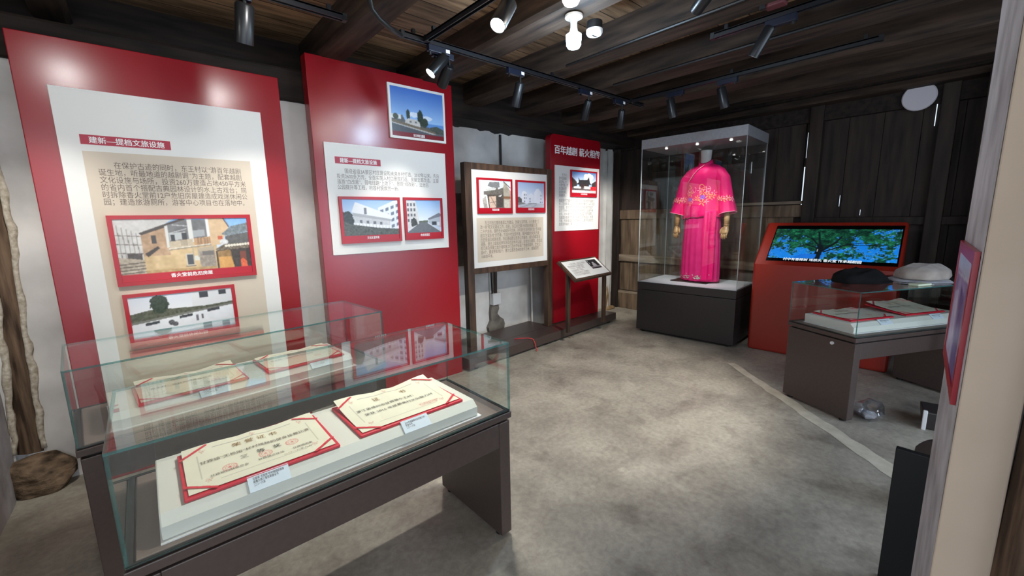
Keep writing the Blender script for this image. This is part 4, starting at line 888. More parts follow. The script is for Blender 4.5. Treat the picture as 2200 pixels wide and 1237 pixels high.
certificate(k3, R3, 0.12, 0.13, 0.42, 0.30, 0.0, 0.0, 0.070, RY0, 'flat red-edged certificate in the right-hand case under the black garment', [('title_text', '荣 誉 证 书', (.34, .72, .66, .82), 'ink_gold'), ('award_text', '东王村越剧文化展示', (.14, .5, .7, .58), 'ink_dark')], curl=0.003, seals=((.72, .28),))
certificate(k3, R3, 0.66, 0.13, 0.42, 0.30, 0.0, math.radians(5), 0.070 + 0.002, 0.13, 'tilted thick red-edged certificate at right end of the right-hand case', [('title_text', '证　书', (.36, .72, .64, .84), 'ink_gold'), ('award_text', '授予东王村：越剧之乡', (.14, .5, .7, .58), 'ink_dark')], curl=0.016, seals=((.72, .28),))
card(k3, R3, 0.33, 0.073, 0.116, 0.046, 0.0, math.radians(40.9), 0.0438, 0.073, 'label card in the right-hand case below its flat certificate', '越剧文化展示证书\n二〇一三年')
card(k3, R3, 0.86, 0.073, 0.116, 0.046, 0.0, math.radians(40.9), 0.0438, 0.073, 'label card in the right-hand case below its tilted certificate', '越剧之乡证书\n二〇一二年')

# ------------------------------------------------------------------ costume case with the pink opera dress
fd = Vector((0.084, -1.176, 0)).normalized(); RC = math.atan2(fd.y, fd.x)
CC = thing('costume_case', 'tall glass costume case on dark base before the wooden back wall', 'display case', (4.750, 2.930, 0), RC)
CW, CD, ch, cg, ct, cl = 1.180, 0.785, 0.660, 2.302, 2.412, 0.008
obj('base', MB().box((0, 0, 0.035), (CW, CD, 0.560)).box((0.0, 0.0, 0.566), (CW, CD, ch)), M['metal_dark'], CC, bevel=0.003)
obj('plinth', MB().box((0.04, 0.04, 0.012), (CW - .04, CD - .04, 0.036)), M['black'], CC)
for x in (0.07, CW - 0.07):
    for y in (0.07, CD - 0.07): obj('foot', MB().tube([(x, y, 0), (x, y, 0.014)], 0.025, 12), M['rubber'], CC)
obj('case_floor', MB().box((0.014, 0.014, ch - 0.002), (CW - .014, CD - .014, ch + 0.004)), M['case_floor'], CC)
obj('glass_front', MB().pane((0, 0, ch), (CW, cl, cg), 1), [M['glass'], M['glass_bright']], CC)
obj('glass_back', MB().pane((0, CD - cl, ch), (CW, CD, cg), 1), [M['glass'], M['glass_bright']], CC)
obj('glass_side', MB().pane((0, cl, ch), (cl, CD - cl, cg), 0), [M['glass'], M['glass_bright']], CC)
obj('glass_side', MB().pane((CW - cl, cl, ch), (CW, CD - cl, cg), 0), [M['glass'], M['glass_bright']], CC)
ld = obj('lid', MB().box((-0.003, -0.003, cg), (CW + .003, CD + .003, ct)), M['lid'], CC, bevel=0.003)
for i, (x, y) in enumerate(((0.25, 0.14), (0.62, 0.13), (0.98, 0.14))):
    obj('downlight', MB().tube([(x, y, cg - 0.010), (x, y, cg + 0.004)], 0.014, 16), [M['downlight']], ld, label='small round downlight set into the lid')
for x, y, tx, ty, e_ in ((0.25, 0.14, 0.5, 0.40, 4.5), (0.62, 0.13, 0.60, 0.40, 5), (0.98, 0.14, 0.70, 0.40, 4.5)):
    p = world((4.75, 2.93), RC, x, y, cg - 0.03); q = world((4.75, 2.93), RC, tx, ty, 1.1)
    light('lid_spot', 'SPOT', p, e_, (1.0, 0.96, 0.95), CC, target=q, spot=82, blend=0.8, size=0.03)

mp_ = world((4.75, 2.93), RC, 0.622, 0.420, ch + 0.0045)
MN = thing('mannequin', 'headless mannequin in hot pink embroidered jacket and long skirt', 'mannequin', mp_, RC + math.radians(-4))
# local frame: x to the viewer's right, -y to the front, z up
def ring(cx_, cy_, z, rx, ry, n=48, fn=None, tilt=0.0):
    out = []
    for k in range(n):
        a = 2 * math.pi * k / n; f = fn(a, z) if fn else 1.0
        out.append((cx_ + rx * f * math.cos(a), cy_ + ry * f * math.sin(a), z + tilt * math.cos(a)))
    return out
obj('base_plate', MB().box((-0.30, -0.17, 0), (0.16, 0.19, 0.012)), M['metal_dark'], MN, bevel=0.003)
by = MB()
by.loft([ring(0, 0.0, z, rx, ry, 24) for z, rx, ry in ((0.012, .05, .05), (0.02, .03, .03), (0.70, .03, .03), (0.72, .15, .10), (0.80, .165, .115), (0.95, .15, .10), (1.15, .17, .11), (1.28, .15, .09), (1.34, .10, .065), (1.40, .066, .058), (1.44, .062, .060), (1.50, .058, .058), (1.59, .064, .062), (1.592, .058, .056))])
obj('body', by, M['linen'], MN, smooth='auto')
# skirt: pleated column with an overlapping front panel
def pleat(a, z):
    t = max(0.0, min(1.0, (0.92 - z) / 0.9)); s = 1 + (0.012 + 0.018 * t) * math.sin(a * 17 + 1.3 * math.sin(a * 3)) + 0.012 * t * math.sin(a * 5 + 1)
    if -1.5 < ((a + math.pi) % (2 * math.pi) - math.pi) < -0.85: s *= 1 - 0.03 * math.sin((a + 1.5) * 9)
    return s
sk = MB(); sk.loft([ring(0, 0, z, rx, ry, 120, pleat) for z, rx, ry in ((0.022, .222, .158), (0.03, .226, .162), (0.10, .228, .166), (0.25, .226, .168), (0.45, .222, .166), (0.65, .214, .160), (0.80, .206, .152), (0.90, .196, .142), (0.96, .185, .130))])
SKT = obj('skirt', sk, M['pink_skirt'], MN, smooth=True)
def onskirt(a, z): return Vector((0.228 * pleat(a, z) * math.cos(a) * 1.004, 0.167 * pleat(a, z) * math.sin(a) * 1.012, z))
wp = MB(); wp.grid(lambda u, v: onskirt(-1.22 + 0.72 * u + 0.03 * math.sin(v * 7), 0.035 + 0.84 * v) * 1.0 + Vector((0.007 * (1 - u), -0.010, 0)) * (0.6 + 0.4 * math.sin(u * 13 + 2)), 26, 30)
wo = obj('wrap_panel', wp, M['pink'], SKT, smooth=True); so_ = wo.modifiers.new('thick', 'SOLIDIFY'); so_.thickness = 0.003
def blossoms(name, mb_pts, mat, parent):
    obj(name, mb_pts, mat, parent)
rh = random.Random(5); hem = MB()
for k in range(46):
    a = -2.45 + 1.75 * rh.random() if k % 2 else rh.choice((-2.05, -1.35)) + rh.gauss(0, .12)
    z = 0.05 + 0.025 * abs(rh.gauss(0, 1)); c_ = onskirt(a, z); n_ = Vector((math.cos(a) / .228, math.sin(a) / .167, 0)).normalized(); t_ = Vector((-n_.y, n_.x, 0)); r_ = 0.007 + .006 * rh.random()
    hem.quad([c_ + n_ * .004 + t_ * (r_ * math.cos(q)) + Vector((0, 0, r_ * .6 * math.sin(q))) for q in (0, 1.05, 2.1, 3.14, 4.2, 5.25)])
blossoms('hem_embroidery', hem, M['embroid_grey'], SKT)
# jacket: torso plus two flared sleeves
def jf(a, z):
    b_ = a % (2 * math.pi); k_ = math.exp(-((b_ - 5.5) / .38) ** 2) + math.exp(-((b_ - 3.92) / .38) ** 2)
    return jf0(a, z) + k_ * (0.022 * math.sin(z * 42 + a * 5) * (1 if 0.9 < z < 1.34 else 0.3) - 0.02)
def jf0(a, z): return 1 + 0.010 * math.sin(a * 4 + z * 9) + 0.008 * math.sin(a * 9 - z * 14) + (0.014 * math.sin(a * 13) if z < 0.93 else 0)
prof = ((0.785, .228, .160), (0.80, .234, .167), (0.85, .232, .167), (0.92, .222, .165), (0.97, .217, .164), (1.02, .210, .162), (1.07, .206, .159), (1.12, .202, .156), (1.17, .200, .153), (1.22, .201, .150), (1.26, .204, .147), (1.30, .208, .142), (1.37, .205, .122), (1.408, .156, .102), (1.43, .090, .084), (1.445, .076, .075))
jk = MB(); rg = [ring(0, 0, z, rx, ry, 72, jf) for z, rx, ry in prof]
for r0 in rg[:2]:
    for i, p in enumerate(r0): r0[i] = (p[0], p[1], p[2] - 0.02 * math.cos(2 * math.pi * i / 72 - 2.2) + 0.006 * math.sin(i * .9))
for r0 in rg:
    for i, p in enumerate(r0):
        if p[2] > 1.37: r0[i] = (p[0], p[1], p[2] + 0.5 * min(0, p[1]) * (p[2] - 1.37) / .075)
jk.loft(rg)
def sleeve(s):
    """s=-1 the arm at the viewer's left, +1 at right"""
    P = [Vector((s * .148, 0.0, 1.325)), Vector((s * .210, -0.004, 1.245)), Vector((s * .242, -0.012, 1.13)), Vector((s * .266, -0.018, 1.01)), Vector((s * .294, -0.03, 0.90)), Vector((s * .306, -0.036, 0.845))]
    rad = [(.078, .080), (.082, .084), (.080, .084), (.082, .088), (.088, .094), (.094, .098)]; R = []
    for i, (p, (ra, rb)) in enumerate(zip(P, rad)):
        d = (P[min(i + 1, 5)] - P[max(i - 1, 0)]).normalized(); x = Vector((0, 1, 0)).cross(d).normalized(); y = d.cross(x); row = []
        for k in range(36):
            a = 2 * math.pi * k / 36; f = 1 + 0.04 * math.sin(a * 5 + i * 1.7) + 0.03 * math.sin(a * 9 - i)
            row.append(p + x * ra * f * math.cos(a) + y * rb * f * math.sin(a))
        R.append(row)
    return R, P
SL = {}
for s in (-1, 1):
    R, P = sleeve(s); SL[s] = (R, P); jk.loft(R, caps=False)
JKT = obj('jacket', jk, M['pink'], MN, smooth=True)
htr = MB(); htr.tube([Vector(p) * 1.0 for p in rg[0]] + [Vector(rg[0][0])], 0.0055, 6)
obj('hem_trim', htr, M['hem_trim'], JKT, smooth=True)
cuffs = MB()
for s in (-1, 1):
    R, P = SL[s]; cuffs.tube([Vector(p) for p in R[-1]] + [Vector(R[-1][0])], 0.004, 6)
obj('cuff_piping', cuffs, M['piping'], JKT, smooth=True)
cr_ = MB(); cr_.loft([[(p[0], p[1], p[2] + (0.75 if j_ else .55) * min(0.0, p[1] + .01)) for p in ring(0, 0.006, z, rx, ry, 40, None)] for j_, (z, rx, ry) in enumerate(((1.425, .084, .082), (1.468, .076, .075), (1.482, .073, .072), (1.468, .070, .069), (1.42, .075, .074)))], caps=False)
obj('collar', cr_, M['pink'], JKT, smooth=True)
def onjacket(x, z, lift=0.004):
    for (z0, a0, b0), (z1_, a1, b1_) in zip(prof, prof[1:]):
        if z0 <= z <= z1_:
            t = (z - z0) / (z1_ - z0); rx, ry = a0 + (a1 - a0) * t, b0 + (b1_ - b0) * t
            cx_ = max(-1, min(1, x / rx)); a = -math.acos(cx_); f = jf(a, z)
            return Vector((rx * f * math.cos(a), ry * f * math.sin(a) - lift, z))
    return Vector((x, -0.16, z))
pth = [Vector((0.022, -0.082, 1.418))] + [onjacket(-0.01 - 0.15 * t - 0.02 * t * t, 1.385 - 0.19 * t ** 1.15, 0.008) for t in [i / 10 for i in range(11)]]
obj('front_piping', MB().tube(pth, 0.0045, 6), M['piping'], JKT, smooth=True)
def flower(mbs, fn, cx_, cz, r, n, kind, rnd_):
    """petals laid on the cloth; fn maps (u,v) to a point of it"""
    for k in range(n):
        a = 2 * math.pi * k / n + rnd_.random() * .3; pts = []
        for q in range(8):
            b_ = 2 * math.pi * q / 8; l = r * (.55 + .42 * math.cos(b_)); w_ = r * .14 * math.sin(b_)
            pts.append(fn(cx_ + l * math.cos(a) - w_ * math.sin(a), cz + l * math.sin(a) + w_ * math.cos(a)))
        mbs[kind].quad(pts)
def scroll(mb, fn, pts, wd=0.004):
    for i in range(len(pts) - 1):
        (x0, z0), (x1, z1_) = pts[i], pts[i + 1]; d = Vector((x1 - x0, z1_ - z0)); n_ = Vector((-d.y, d.x)).normalized() * wd
        mb.quad([fn(x0 + n_.x, z0 + n_.y), fn(x1 + n_.x, z1_ + n_.y), fn(x1 - n_.x, z1_ - n_.y), fn(x0 - n_.x, z0 - n_.y)])
E_ = {'gold': MB(), 'pink': MB(), 'blue': MB()}; rf = random.Random(11); fj = lambda x, z: onjacket(x, z, 0.006)
for cx_, cz, r in ((0.055, 1.035, .036), (-0.105, 1.015, .030)): flower(E_, fj, cx_, cz, r, 9, 'blue', rf)
for cx_, cz, r in ((0.055, 0.975, .05), (0.055, 1.09, .05), (0.115, 1.06, .045), (-0.005, 1.03, .04), (-0.10, 1.085, .045), (-0.10, 0.965, .035), (0.15, 1.05, .04)): flower(E_, fj, cx_, cz, r, 5, 'gold', rf)
for cx_, cz, r in ((0.02, 1.12, .04), (0.09, 1.13, .04), (-0.14, 1.10, .035), (0.165, 1.09, .03), (0.10, .985, .03), (-0.06, 1.0, .03)): flower(E_, fj, cx_, cz, r, 4, 'pink', rf)
for x0 in (-0.10, 0.06):
    scroll(E_['gold'], fj, [(x0 - .02 + .03 * math.cos(t * .55), 1.14 + .035 * math.sin(t * .55) + .004 * t) for t in range(11)], .0035)
    scroll(E_['pink'], fj, [(x0 + .05 + .022 * math.cos(3 + t * .6), 1.13 + .03 * math.sin(3 + t * .6)) for t in range(9)], .003)
scroll(E_['gold'], fj, [(-0.06 + .012 * t, 1.01 + .012 * math.sin(t * .9)) for t in range(19)], .003)
for s in (-1, 1):
    R, P = SL[s]
    def fs(u, v, s=s):
        p = P[2].lerp(P[4], max(0, min(1, v))); d = (P[4] - P[2]).normalized(); ang = u
        x = Vector((1, 0, 0)); y = Vector((0, -1, 0)); rad = 0.088 + .013 * v
        return p + x * math.sin(ang) * rad * 1.035 * (1) + y * math.cos(ang) * rad * 1.045
    for k in range(8):
        u = (-1.1 + k * .3) if s > 0 else (-1.0 + k * .3); flower(E_, lambda a, b, u=u, s=s: fs(u + a * 9, .5 + b * 3.6, s), 0, .012 * math.sin(k * 2), .045, 5, 'pink' if k % 2 else 'gold', rf)
for k, m_ in (('gold', 'embroid_gold'), ('pink', 'embroid_pink'), ('blue', 'embroid_blue')): obj(k.replace('gold', 'gold').replace('pink', 'pale_pink').replace('blue', 'violet') + '_embroidery', E_[k], M[m_], JKT)
# varnished wooden hands
def hand(s):
    R, P = SL[s]; w0 = Vector((s * .300, -0.034, 0.87)); w1 = Vector((s * .304, -0.050, 0.70)); 
    m_ = MB(); m_.tube([w0, w0.lerp(w1, .5), w1], [.036, .031, .027], 14)
    m_.tube([w1 + Vector((0, 0, .012)), w1 + Vector((0, 0, .004))], .030, 14)
    def rr_(c_, a_, b_, n=14): return [c_ + Vector((a_ * math.cos(2 * math.pi * k / n), b_ * math.sin(2 * math.pi * k / n), 0)) for k in range(n)]
    fwd = Vector((s * -0.05, -0.35, -1)).normalized(); c0 = w1
    pa = [(0.0, .024, .020), (.02, .032, .022), (.05, .040, .020), (.08, .040, .017), (.098, .036, .014)]
    m_.loft([rr_(c0 + fwd * t, a_ if s > 0 else a_ * .8, b_ if s > 0 else b_ * 1.3) for t, a_, b_ in pa])
    kn = c0 + fwd * .095
    for i, (dx, ln) in enumerate(((-.027, .070), (-.009, .080), (.009, .076), (.026, .060))):
        a_ = kn + Vector((dx if s > 0 else dx * .8, 0, 0)); cur = Vector((s * -0.10, -0.28, -1)).normalized(); c2 = Vector((s * -0.15, 0.30 + .08 * i, -1)).normalized(); c3 = Vector((s * -.15, .8, -.75)).normalized()
        m_.tube([a_ - cur * .012, a_ + cur * ln * .38, a_ + cur * ln * .38 + c2 * ln * .33, a_ + cur * ln * .38 + c2 * ln * .33 + c3 * ln * .28], [.0095, .0092, .0084, .006], 10)
    ta = c0 + fwd * .025 + Vector((s * -.030, -.004, 0)); m_.tube([ta, ta + Vector((s * -.018, -.014, -.028)), ta + Vector((s * -.022, -.018, -.055)), ta + Vector((s * -.018, -.014, -.075))], [.012, .0115, .010, .007], 10)
    return m_
for s, nm in ((-1, 'viewer left'), (1, 'viewer right')):
    obj('hand', hand(s), M['skin_wood'], MN, smooth=True, label='varnished wooden hand below the pink sleeve')

# ------------------------------------------------------------------ red information kiosk
kw = Vector((0.07, -1.186, 0)).normalized(); RK = math.atan2(kw.y, kw.x)
KS = thing('information_kiosk', 'red slanted information kiosk with tree video on screen', 'kiosk', (4.98, 1.656, 0), RK)
KW = 1.188
prof_k = [(0, 0.0), (0, 0.96), (0.45, 1.39), (0.52, 1.39), (0.56, 1.35), (0.56, 0.0)]
body = MB().prism([(u, v) for u, v in prof_k], (0, 0, 0), (0, 1, 0), EZ, (1, 0, 0), KW)
kb = obj('body', body, M['kiosk'], KS, bevel=0.03, seg=4)
sd = Vector((0, 0.45, 0.43)).normalized(); sn = Vector((0, -sd.z, sd.y)); so0 = Vector((0, 0, 0.96))
mk = Matrix(((1, 0, 0, 0), (0, sd.y, sn.y, 0), (0, sd.z, sn.z, 0.96), (0, 0, 0, 1)))
obj('screen_bezel', MB().box((0.108, 0.055, -0.004), (1.165, 0.575, 0.004), 0, mk), M['screen_glass'], KS, bevel=0.002)
scn = pic_tree().mesh('screen', mk @ Vector((0.118, 0.095, 0.0048)), EX, sd, 1.035, 0.425, M['screen'], KS)
text('subtitle', '村中有香樟树 戏桥头 香火堂 传承越剧园', mk @ Vector((0, 0, 0.0048)), EX, sd, (0.265, 0.068, 0.905, 0.104), M['glow_text'], scn, 0.02, lift=0.0012)

# ------------------------------------------------------------------ clothes and papers on the right-hand case
def heap(name, label, cat, base, rz, x, y, rx, ry, h, mat, seed, z=0.957, fold=0.16, flat=0.0, skew=0.0):
    """a soft folded garment: rounded rim, ridged folds on top; skew moves the peak along x"""
    p = world(base, rz, x, y, z + 0.0008); q = np.random.RandomState(seed); ph = q.rand(10) * 6; fr = 2.2 + q.rand(10) * 3.2; m_ = MB()
    def top(u, v):
        r2 = u * u + v * v; us = u - skew * (1 - u * u)
        d = max(0.0, 1 - (us * us + v * v)) ** (0.5 - .25 * flat)
        w_ = sum((1 - abs(math.sin(fr[i] * (u * math.cos(ph[i]) + v * math.sin(ph[i])) + ph[i + 3]))) ** 2 for i in range(4)) / 4
        return h * d * (1 - fold + 2.2 * fold * w_)
    rows = [[], []]; n_ = 72
    def rim(a): return 1 + .06 * math.sin(a * 2 + ph[0]) + .05 * math.sin(a * 3 + ph[1]) + .03 * math.sin(a * 7 + ph[2])
    rows[0] = [(rx * .97 * rim(2 * math.pi * k / n_) * math.cos(2 * math.pi * k / n_), ry * .97 * rim(2 * math.pi * k / n_) * math.sin(2 * math.pi * k / n_), 0) for k in range(n_)]
    rows[1] = [(rx * rim(2 * math.pi * k / n_) * math.cos(2 * math.pi * k / n_), ry * rim(2 * math.pi * k / n_) * math.sin(2 * math.pi * k / n_), h * .10) for k in range(n_)]
    for i in range(1, 20):
        t = 1 - i / 20; row = []
        for k in range(n_):
            a = 2 * math.pi * k / n_; u, v = t * math.cos(a), t * math.sin(a); row.append((rx * rim(a) * u, ry * rim(a) * v, h * .10 + top(u, v) * .9))
        rows.append(row)
    rows.append([(0.001 * math.cos(2 * math.pi * k / n_), 0.001 * math.sin(2 * math.pi * k / n_), h * .10 + top(0, 0) * .9) for k in range(n_)])
    m_.loft(rows)
    o = obj(name, m_, mat, None, smooth=True); o.location = p; o.rotation_euler = (0, 0, rz)
    return tag(o, label, cat)
heap('folded_garment', 'black folded garment heaped on the right-hand glass case', 'garment', k3, R3, 0.46, 0.345, 0.215, 0.150, 0.118, M['black_cloth'], 3, fold=0.30, skew=-0.28)
heap('folded_garment', 'grey thin cloth spread under the beige one on the case', 'garment', k3, R3, 0.92, 0.24, 0.225, 0.175, 0.020, M['grey_cloth'], 8, fold=0.10, flat=1)
heap('folded_garment', 'beige folded garment with rounded top lying on the case', 'garment', k3, R3, 0.95, 0.23, 0.225, 0.150, 0.112, M['beige_cloth'], 21, z=0.9795, fold=0.16, flat=.6)
tp = thing('tissue_pack', 'small pale green paper pack at the case edge, before the clothes', 'paper pack', world(k3, R3, 0.66, 0.055, 0.9575), R3)
obj('wrapper', MB().box((-0.075, -0.022, 0), (0.06, 0.045, 0.016)), M['green_paper'], tp, bevel=0.005)
obj('flap', MB().box((0.058, -0.014, 0.002), (0.10, 0.036, 0.006)), M['linen'], tp, bevel=0.002)
gt = obj('clear_tape_strip', MB().grid(lambda u, v: (-0.10 + .2 * u, -.02 + .05 * v, 0.0012 + 0.006 * abs(math.sin(u * 9 + v * 3))), 20, 4), M['plastic'], None, smooth=True)
gt.location = world(k3, R3, 0.16, 0.22, 0.9572); gt.rotation_euler = (0, 0, R3 + 0.6)
tag(gt, 'crinkled clear tape strip near the left end of the right-hand case top', 'tape')

# ------------------------------------------------------------------ floor oddments at right
def crumple(name, label, cat, loc, r, h, mat, seed, mats=None):
    t_ = bmesh.new(); bmesh.ops.create_icosphere(t_, subdivisions=4, radius=1.0); s = np.random.RandomState(seed); pl_ = [(Vector(s.randn(3)).normalized(), .6 + .35 * s.rand()) for _ in range(26)]; m_ = MB()
    for v in t_.verts:
        p = v.co.copy()
        for n_, d_ in pl_:
            q = p.dot(n_)
            if q > d_: p -= n_ * (q - d_) * 1.25
        m_.v.append(Vector((p.x * r, p.y * r, max(0, (p.z + .72) * h / 1.6))))
    m_.f = [[v.index for v in f.verts] for f in t_.faces]; m_.m = [0] * len(m_.f); t_.free()
    o = obj(name, m_, mat, None, smooth='auto', angle=20); o.location = loc; return tag(o, label, cat)
bag = crumple('plastic_bag', 'crumpled clear plastic bag on the floor beside right-hand case leg', 'plastic bag', (3.83, 0.42, 0.001), 0.105, 0.155, M['plastic'], 6)
crumple('crumpled_paper', 'white paper scrap inside the clear plastic bag', 'paper scrap', (3.83, 0.425, 0.006), 0.06, 0.06, M['linen'], 9)
# black cabinet standing at the end of the jamb
ST = thing('black_stand', 'plain black upright board on a foot beside the plaster jamb at lower right', 'stand', (2.02, 0.09, 0), 0.0)
obj('body', MB().box((0.05, -0.075, 0.02), (0.078, 0.048, 0.602)), M['black'], ST, bevel=0.003)
obj('foot_plate', MB().box((0.02, -0.075, 0), (0.12, 0.046, 0.0205)), M['rubber'], ST, bevel=0.002)
bagd = crumple('grey_bag', 'rounded dark grey bag behind the black stand', 'bag', (2.80, 0.035, 0.001), 0.115, 0.36, M['metal_dark'], 14)
BN = thing('dark_bin', 'dark bin with one white edge beyond the jamb, near floor', 'bin', (4.02, 0.06, 0), 0.15)
obj('body', MB().loft([[(sx * .11 * k, sy * .11 * k, z) for sx, sy in ((-1, -1), (1, -1), (1, 1), (-1, 1))] for z, k in ((0, .85), (.13, 1.0))]), M['metal_dark'], BN, bevel=0.008)
obj('white_edge', MB().box((-0.118, 0.085, 0.0), (-0.098, 0.108, 0.14)), M['white_plastic'], BN, bevel=0.004, label='white upright edge strip')
LNS = MB(); LNS.tube([(4.26, 0.05, 0.0), (4.26, 0.05, 0.4), (4.28, 0.04, 0.72)], 0.016, 10)
tag(obj('leaning_pole', LNS, M['column'], smooth='auto'), 'thin brown pole leaning behind the jamb, just above dark bin', 'pole')
FP = framed_photo('red deep framed photo hung on the plaster jamb at right', 0, 0, 0, 0.500, 0.352, pic_violet(), None, rim=0.085, depth=0.009, group=None)
FP.location = (1.601, 0.0215, 1.057); FP.rotation_euler = (0, 0, math.atan2(0.0415, 0.555) + math.pi)

# white round plate on the back wall
DS = thing('round_wall_plate', 'white round plate high on the dark back wall', 'wall plate', (5.80, 0.575, 2.578))
obj('disc', MB().tube([(-0.035, 0, 0), (-0.028, 0, 0), (-0.012, 0, 0)], [0.118, 0.126, 0.126], 48), M['disc'], DS, smooth='auto')
obj('mount', MB().tube([(-0.013, 0, 0), (0.020, 0, 0)], 0.05, 20), M['white_plastic'], DS)

# ------------------------------------------------------------------ ceiling fittings
def track(path, label):
    a, b_ = Vector(path[0]), Vector(path[1]); t = thing('lighting_track', label, 'lighting track', tuple(a.lerp(b_, .5)), 0)
    d = (b_ - a); L_ = d.length; t.rotation_euler = (0, 0, math.atan2(d.y, d.x))
    obj('rail', MB().box((-L_ / 2, -0.017, 0), (L_ / 2, -0.010, 0.030)).box((-L_ / 2, 0.010, 0), (L_ / 2, 0.017, 0.030)).box((-L_ / 2, -0.017, 0.022), (L_ / 2, 0.017, 0.032)), M['black_metal'], t)
    n_ = max(2, int(L_ / 0.9))
    for k in range(n_ + 1):
        x = -L_ / 2 + 0.08 + (L_ - 0.16) * k / n_; obj('hanger', MB().box((x - 0.010, -0.010, 0.030), (x + 0.010, 0.010, 0.062)), M['black_metal'], t)
    for x in (-L_ / 2, L_ / 2): obj('end_cap', MB().box((x - 0.012, -0.019, -0.002), (x + 0.012, 0.019, 0.034)), M['black'], t)
    return t
ZK = 2.605
track(((1.34, 2.5, ZK), (4.02, 2.5, ZK)), 'long black lighting track parallel to the white left wall')
track(((1.50, 2.47, ZK), (1.50, 0.9, ZK)), 'black lighting track with two lit spots, running across the ceiling toward the viewer')
track(((3.80, 2.47, ZK), (3.80, 0.6, ZK)), 'black lighting track carrying two unlit-looking spots before costume case')
track(((2.90, 1.30, ZK), (2.90, -0.5, ZK)), 'black lighting track at upper right holding the slim slanted spot')
track(((-0.6, 2.52, ZK), (1.0, 2.52, ZK)), 'black lighting track at top left ending above the second red panel')

def spotlight(label, A, B, box_dir, lit=None, energy=0, spot=48, color=(1, .96, .9), r=0.036, aim=None, sticker=False, zt=ZK, blend=.7):
    """A = hinge at the top of the head, B = centre of its lens"""
    A, B = Vector(A), Vector(B); t = thing('track_spotlight', label, 'spotlight', (A.x, A.y, zt), 0, 'track spotlights')
    bd_ = Vector(box_dir).normalized(); sd_ = Vector((-bd_.y, bd_.x, 0)); mb_ = MB(); mt_ = Matrix(((bd_.x, sd_.x, 0, 0), (bd_.y, sd_.y, 0, 0), (0, 0, 1, 0), (0, 0, 0, 1)))
    ab = obj('adapter_box', mb_.box((-0.13, -0.017, -0.040), (0.03, 0.017, 0.0), 0, mt_), M['blue_plastic'], t, bevel=0.003)
    obj('lever', MB().box((-0.12, -0.006, -0.058), (-0.108, 0.006, -0.039), 0, mt_), M['black'], t)
    if sticker: obj('sticker', MB().box((-0.004, -0.0185, -0.030), (0.026, -0.0165, -0.008), 0, mt_), M['white'], ab)
    loc = A - Vector((A.x, A.y, zt)); d = (B - A).normalized()
    obj('stem', MB().tube([Vector((0, 0, -0.038)), loc, loc + d * 0.012], 0.009, 10), M['black'], t)
    L_ = (B - A).length
    hx = d.orthogonal().normalized(); hy = d.cross(hx); rec = 0.006 if lit else (0.030 if energy else 0.008)
    def rg(t_, r_, n=28): return [loc + d * t_ + (hx * math.cos(2 * math.pi * k / n) + hy * math.sin(2 * math.pi * k / n)) * r_ for k in range(n)]
    hd = obj('head', MB().loft([rg(0, r * .8), rg(.010, r), rg(L_, r), rg(L_, r * .90), rg(L_ - rec - .004, r * .88)]), M['spot_black'], t, smooth='auto')
    obj('lens', MB().loft([rg(L_ - rec - .003, r * .86), rg(L_ - rec, r * .86)]), M[lit or ('lens_on' if energy else 'lens_dim')], hd)
    if energy: light('spot_lamp', 'SPOT', tuple(B + d * 0.02), energy, color, t, target=tuple(B + d) if aim is None else aim, spot=spot, blend=blend, size=0.03)
    return t
W_ = (1.0, 0.955, 0.88)
spotlight('large grey spotlight hanging above the leftmost red panel', (0.516, 2.52, 2.555), (0.506, 2.58, 2.388), (1, 0, 0), None, 18, 60, W_, 0.042, (0.50, 3.0, 0.7))
track(((-1.2, 2.06, 2.66), (1.0, 2.06, 2.66)), 'black lighting track over the nearest case, just above the view')
spotlight('spotlight over the rear left case, just above the view, left of its pair', (-0.25, 2.06, 2.645), (-0.26, 2.14, 2.56), (1, 0, 0), 'lens_strong', 62, 50, W_, 0.040, (-0.42, 3.3, 1.15), zt=2.66)
spotlight('spotlight over the rear left case, just above the view, right of its pair', (0.63, 2.06, 2.645), (0.635, 2.14, 2.56), (1, 0, 0), 'lens_strong', 68, 50, W_, 0.040, (0.62, 3.3, 1.2), zt=2.66)
spotlight('lit black spotlight above the second red panel, left of the bright pair', (1.649, 2.5, 2.560), (1.545, 2.525, 2.440), (1, 0, 0), 'lens_on', 85, 60, W_, 0.038, (0.35, 1.9, 0.7), True)
spotlight('dark spotlight just behind the lit one, above the white framed photo', (1.72, 2.56, 2.535), (1.735, 2.69, 2.44), (1, 0, 0), None, 34, 52, W_, 0.038, (1.60, 3.3, 1.25))
spotlight('lit black spotlight nearest the round bulbs', (1.5, 1.684, 2.545), (1.395, 1.655, 2.405), (0, 1, 0), 'lens_on', 90, 62, W_, 0.040, (0.55, 1.55, 0.7))
spotlight('dark spotlight with white sticker over the framed board', (2.323, 2.5, 2.525), (2.335, 2.575, 2.365), (1, 0, 0), None, 62, 52, W_, 0.036, (3.0, 3.55, 1.65), True)
spotlight('slim dark spotlight over the rounded red panel', (3.159, 2.5, 2.530), (3.20, 2.585, 2.385), (1, 0, 0), None, 62, 46, W_, 0.034, (4.2, 3.6, 0.9), True)
spotlight('dark spotlight at far end of the long track', (3.675, 2.5, 2.525), (3.735, 2.56, 2.372), (1, 0, 0), None, 170, 56, W_, 0.034, (5.3, 3.95, 1.0), True)
spotlight('dark spotlight left of two before the costume case', (3.8, 2.068, 2.555), (3.85, 2.055, 2.395), (0, 1, 0), None, 62, 44, (1, .97, .95), 0.036, (5.0, 2.35, 1.3), True)
spotlight('dark spotlight right of two before the costume case', (3.8, 1.615, 2.55), (3.85, 1.592, 2.388), (0, 1, 0), None, 52, 48, (1, .97, .95), 0.036, (5.0, 2.0, 1.3))
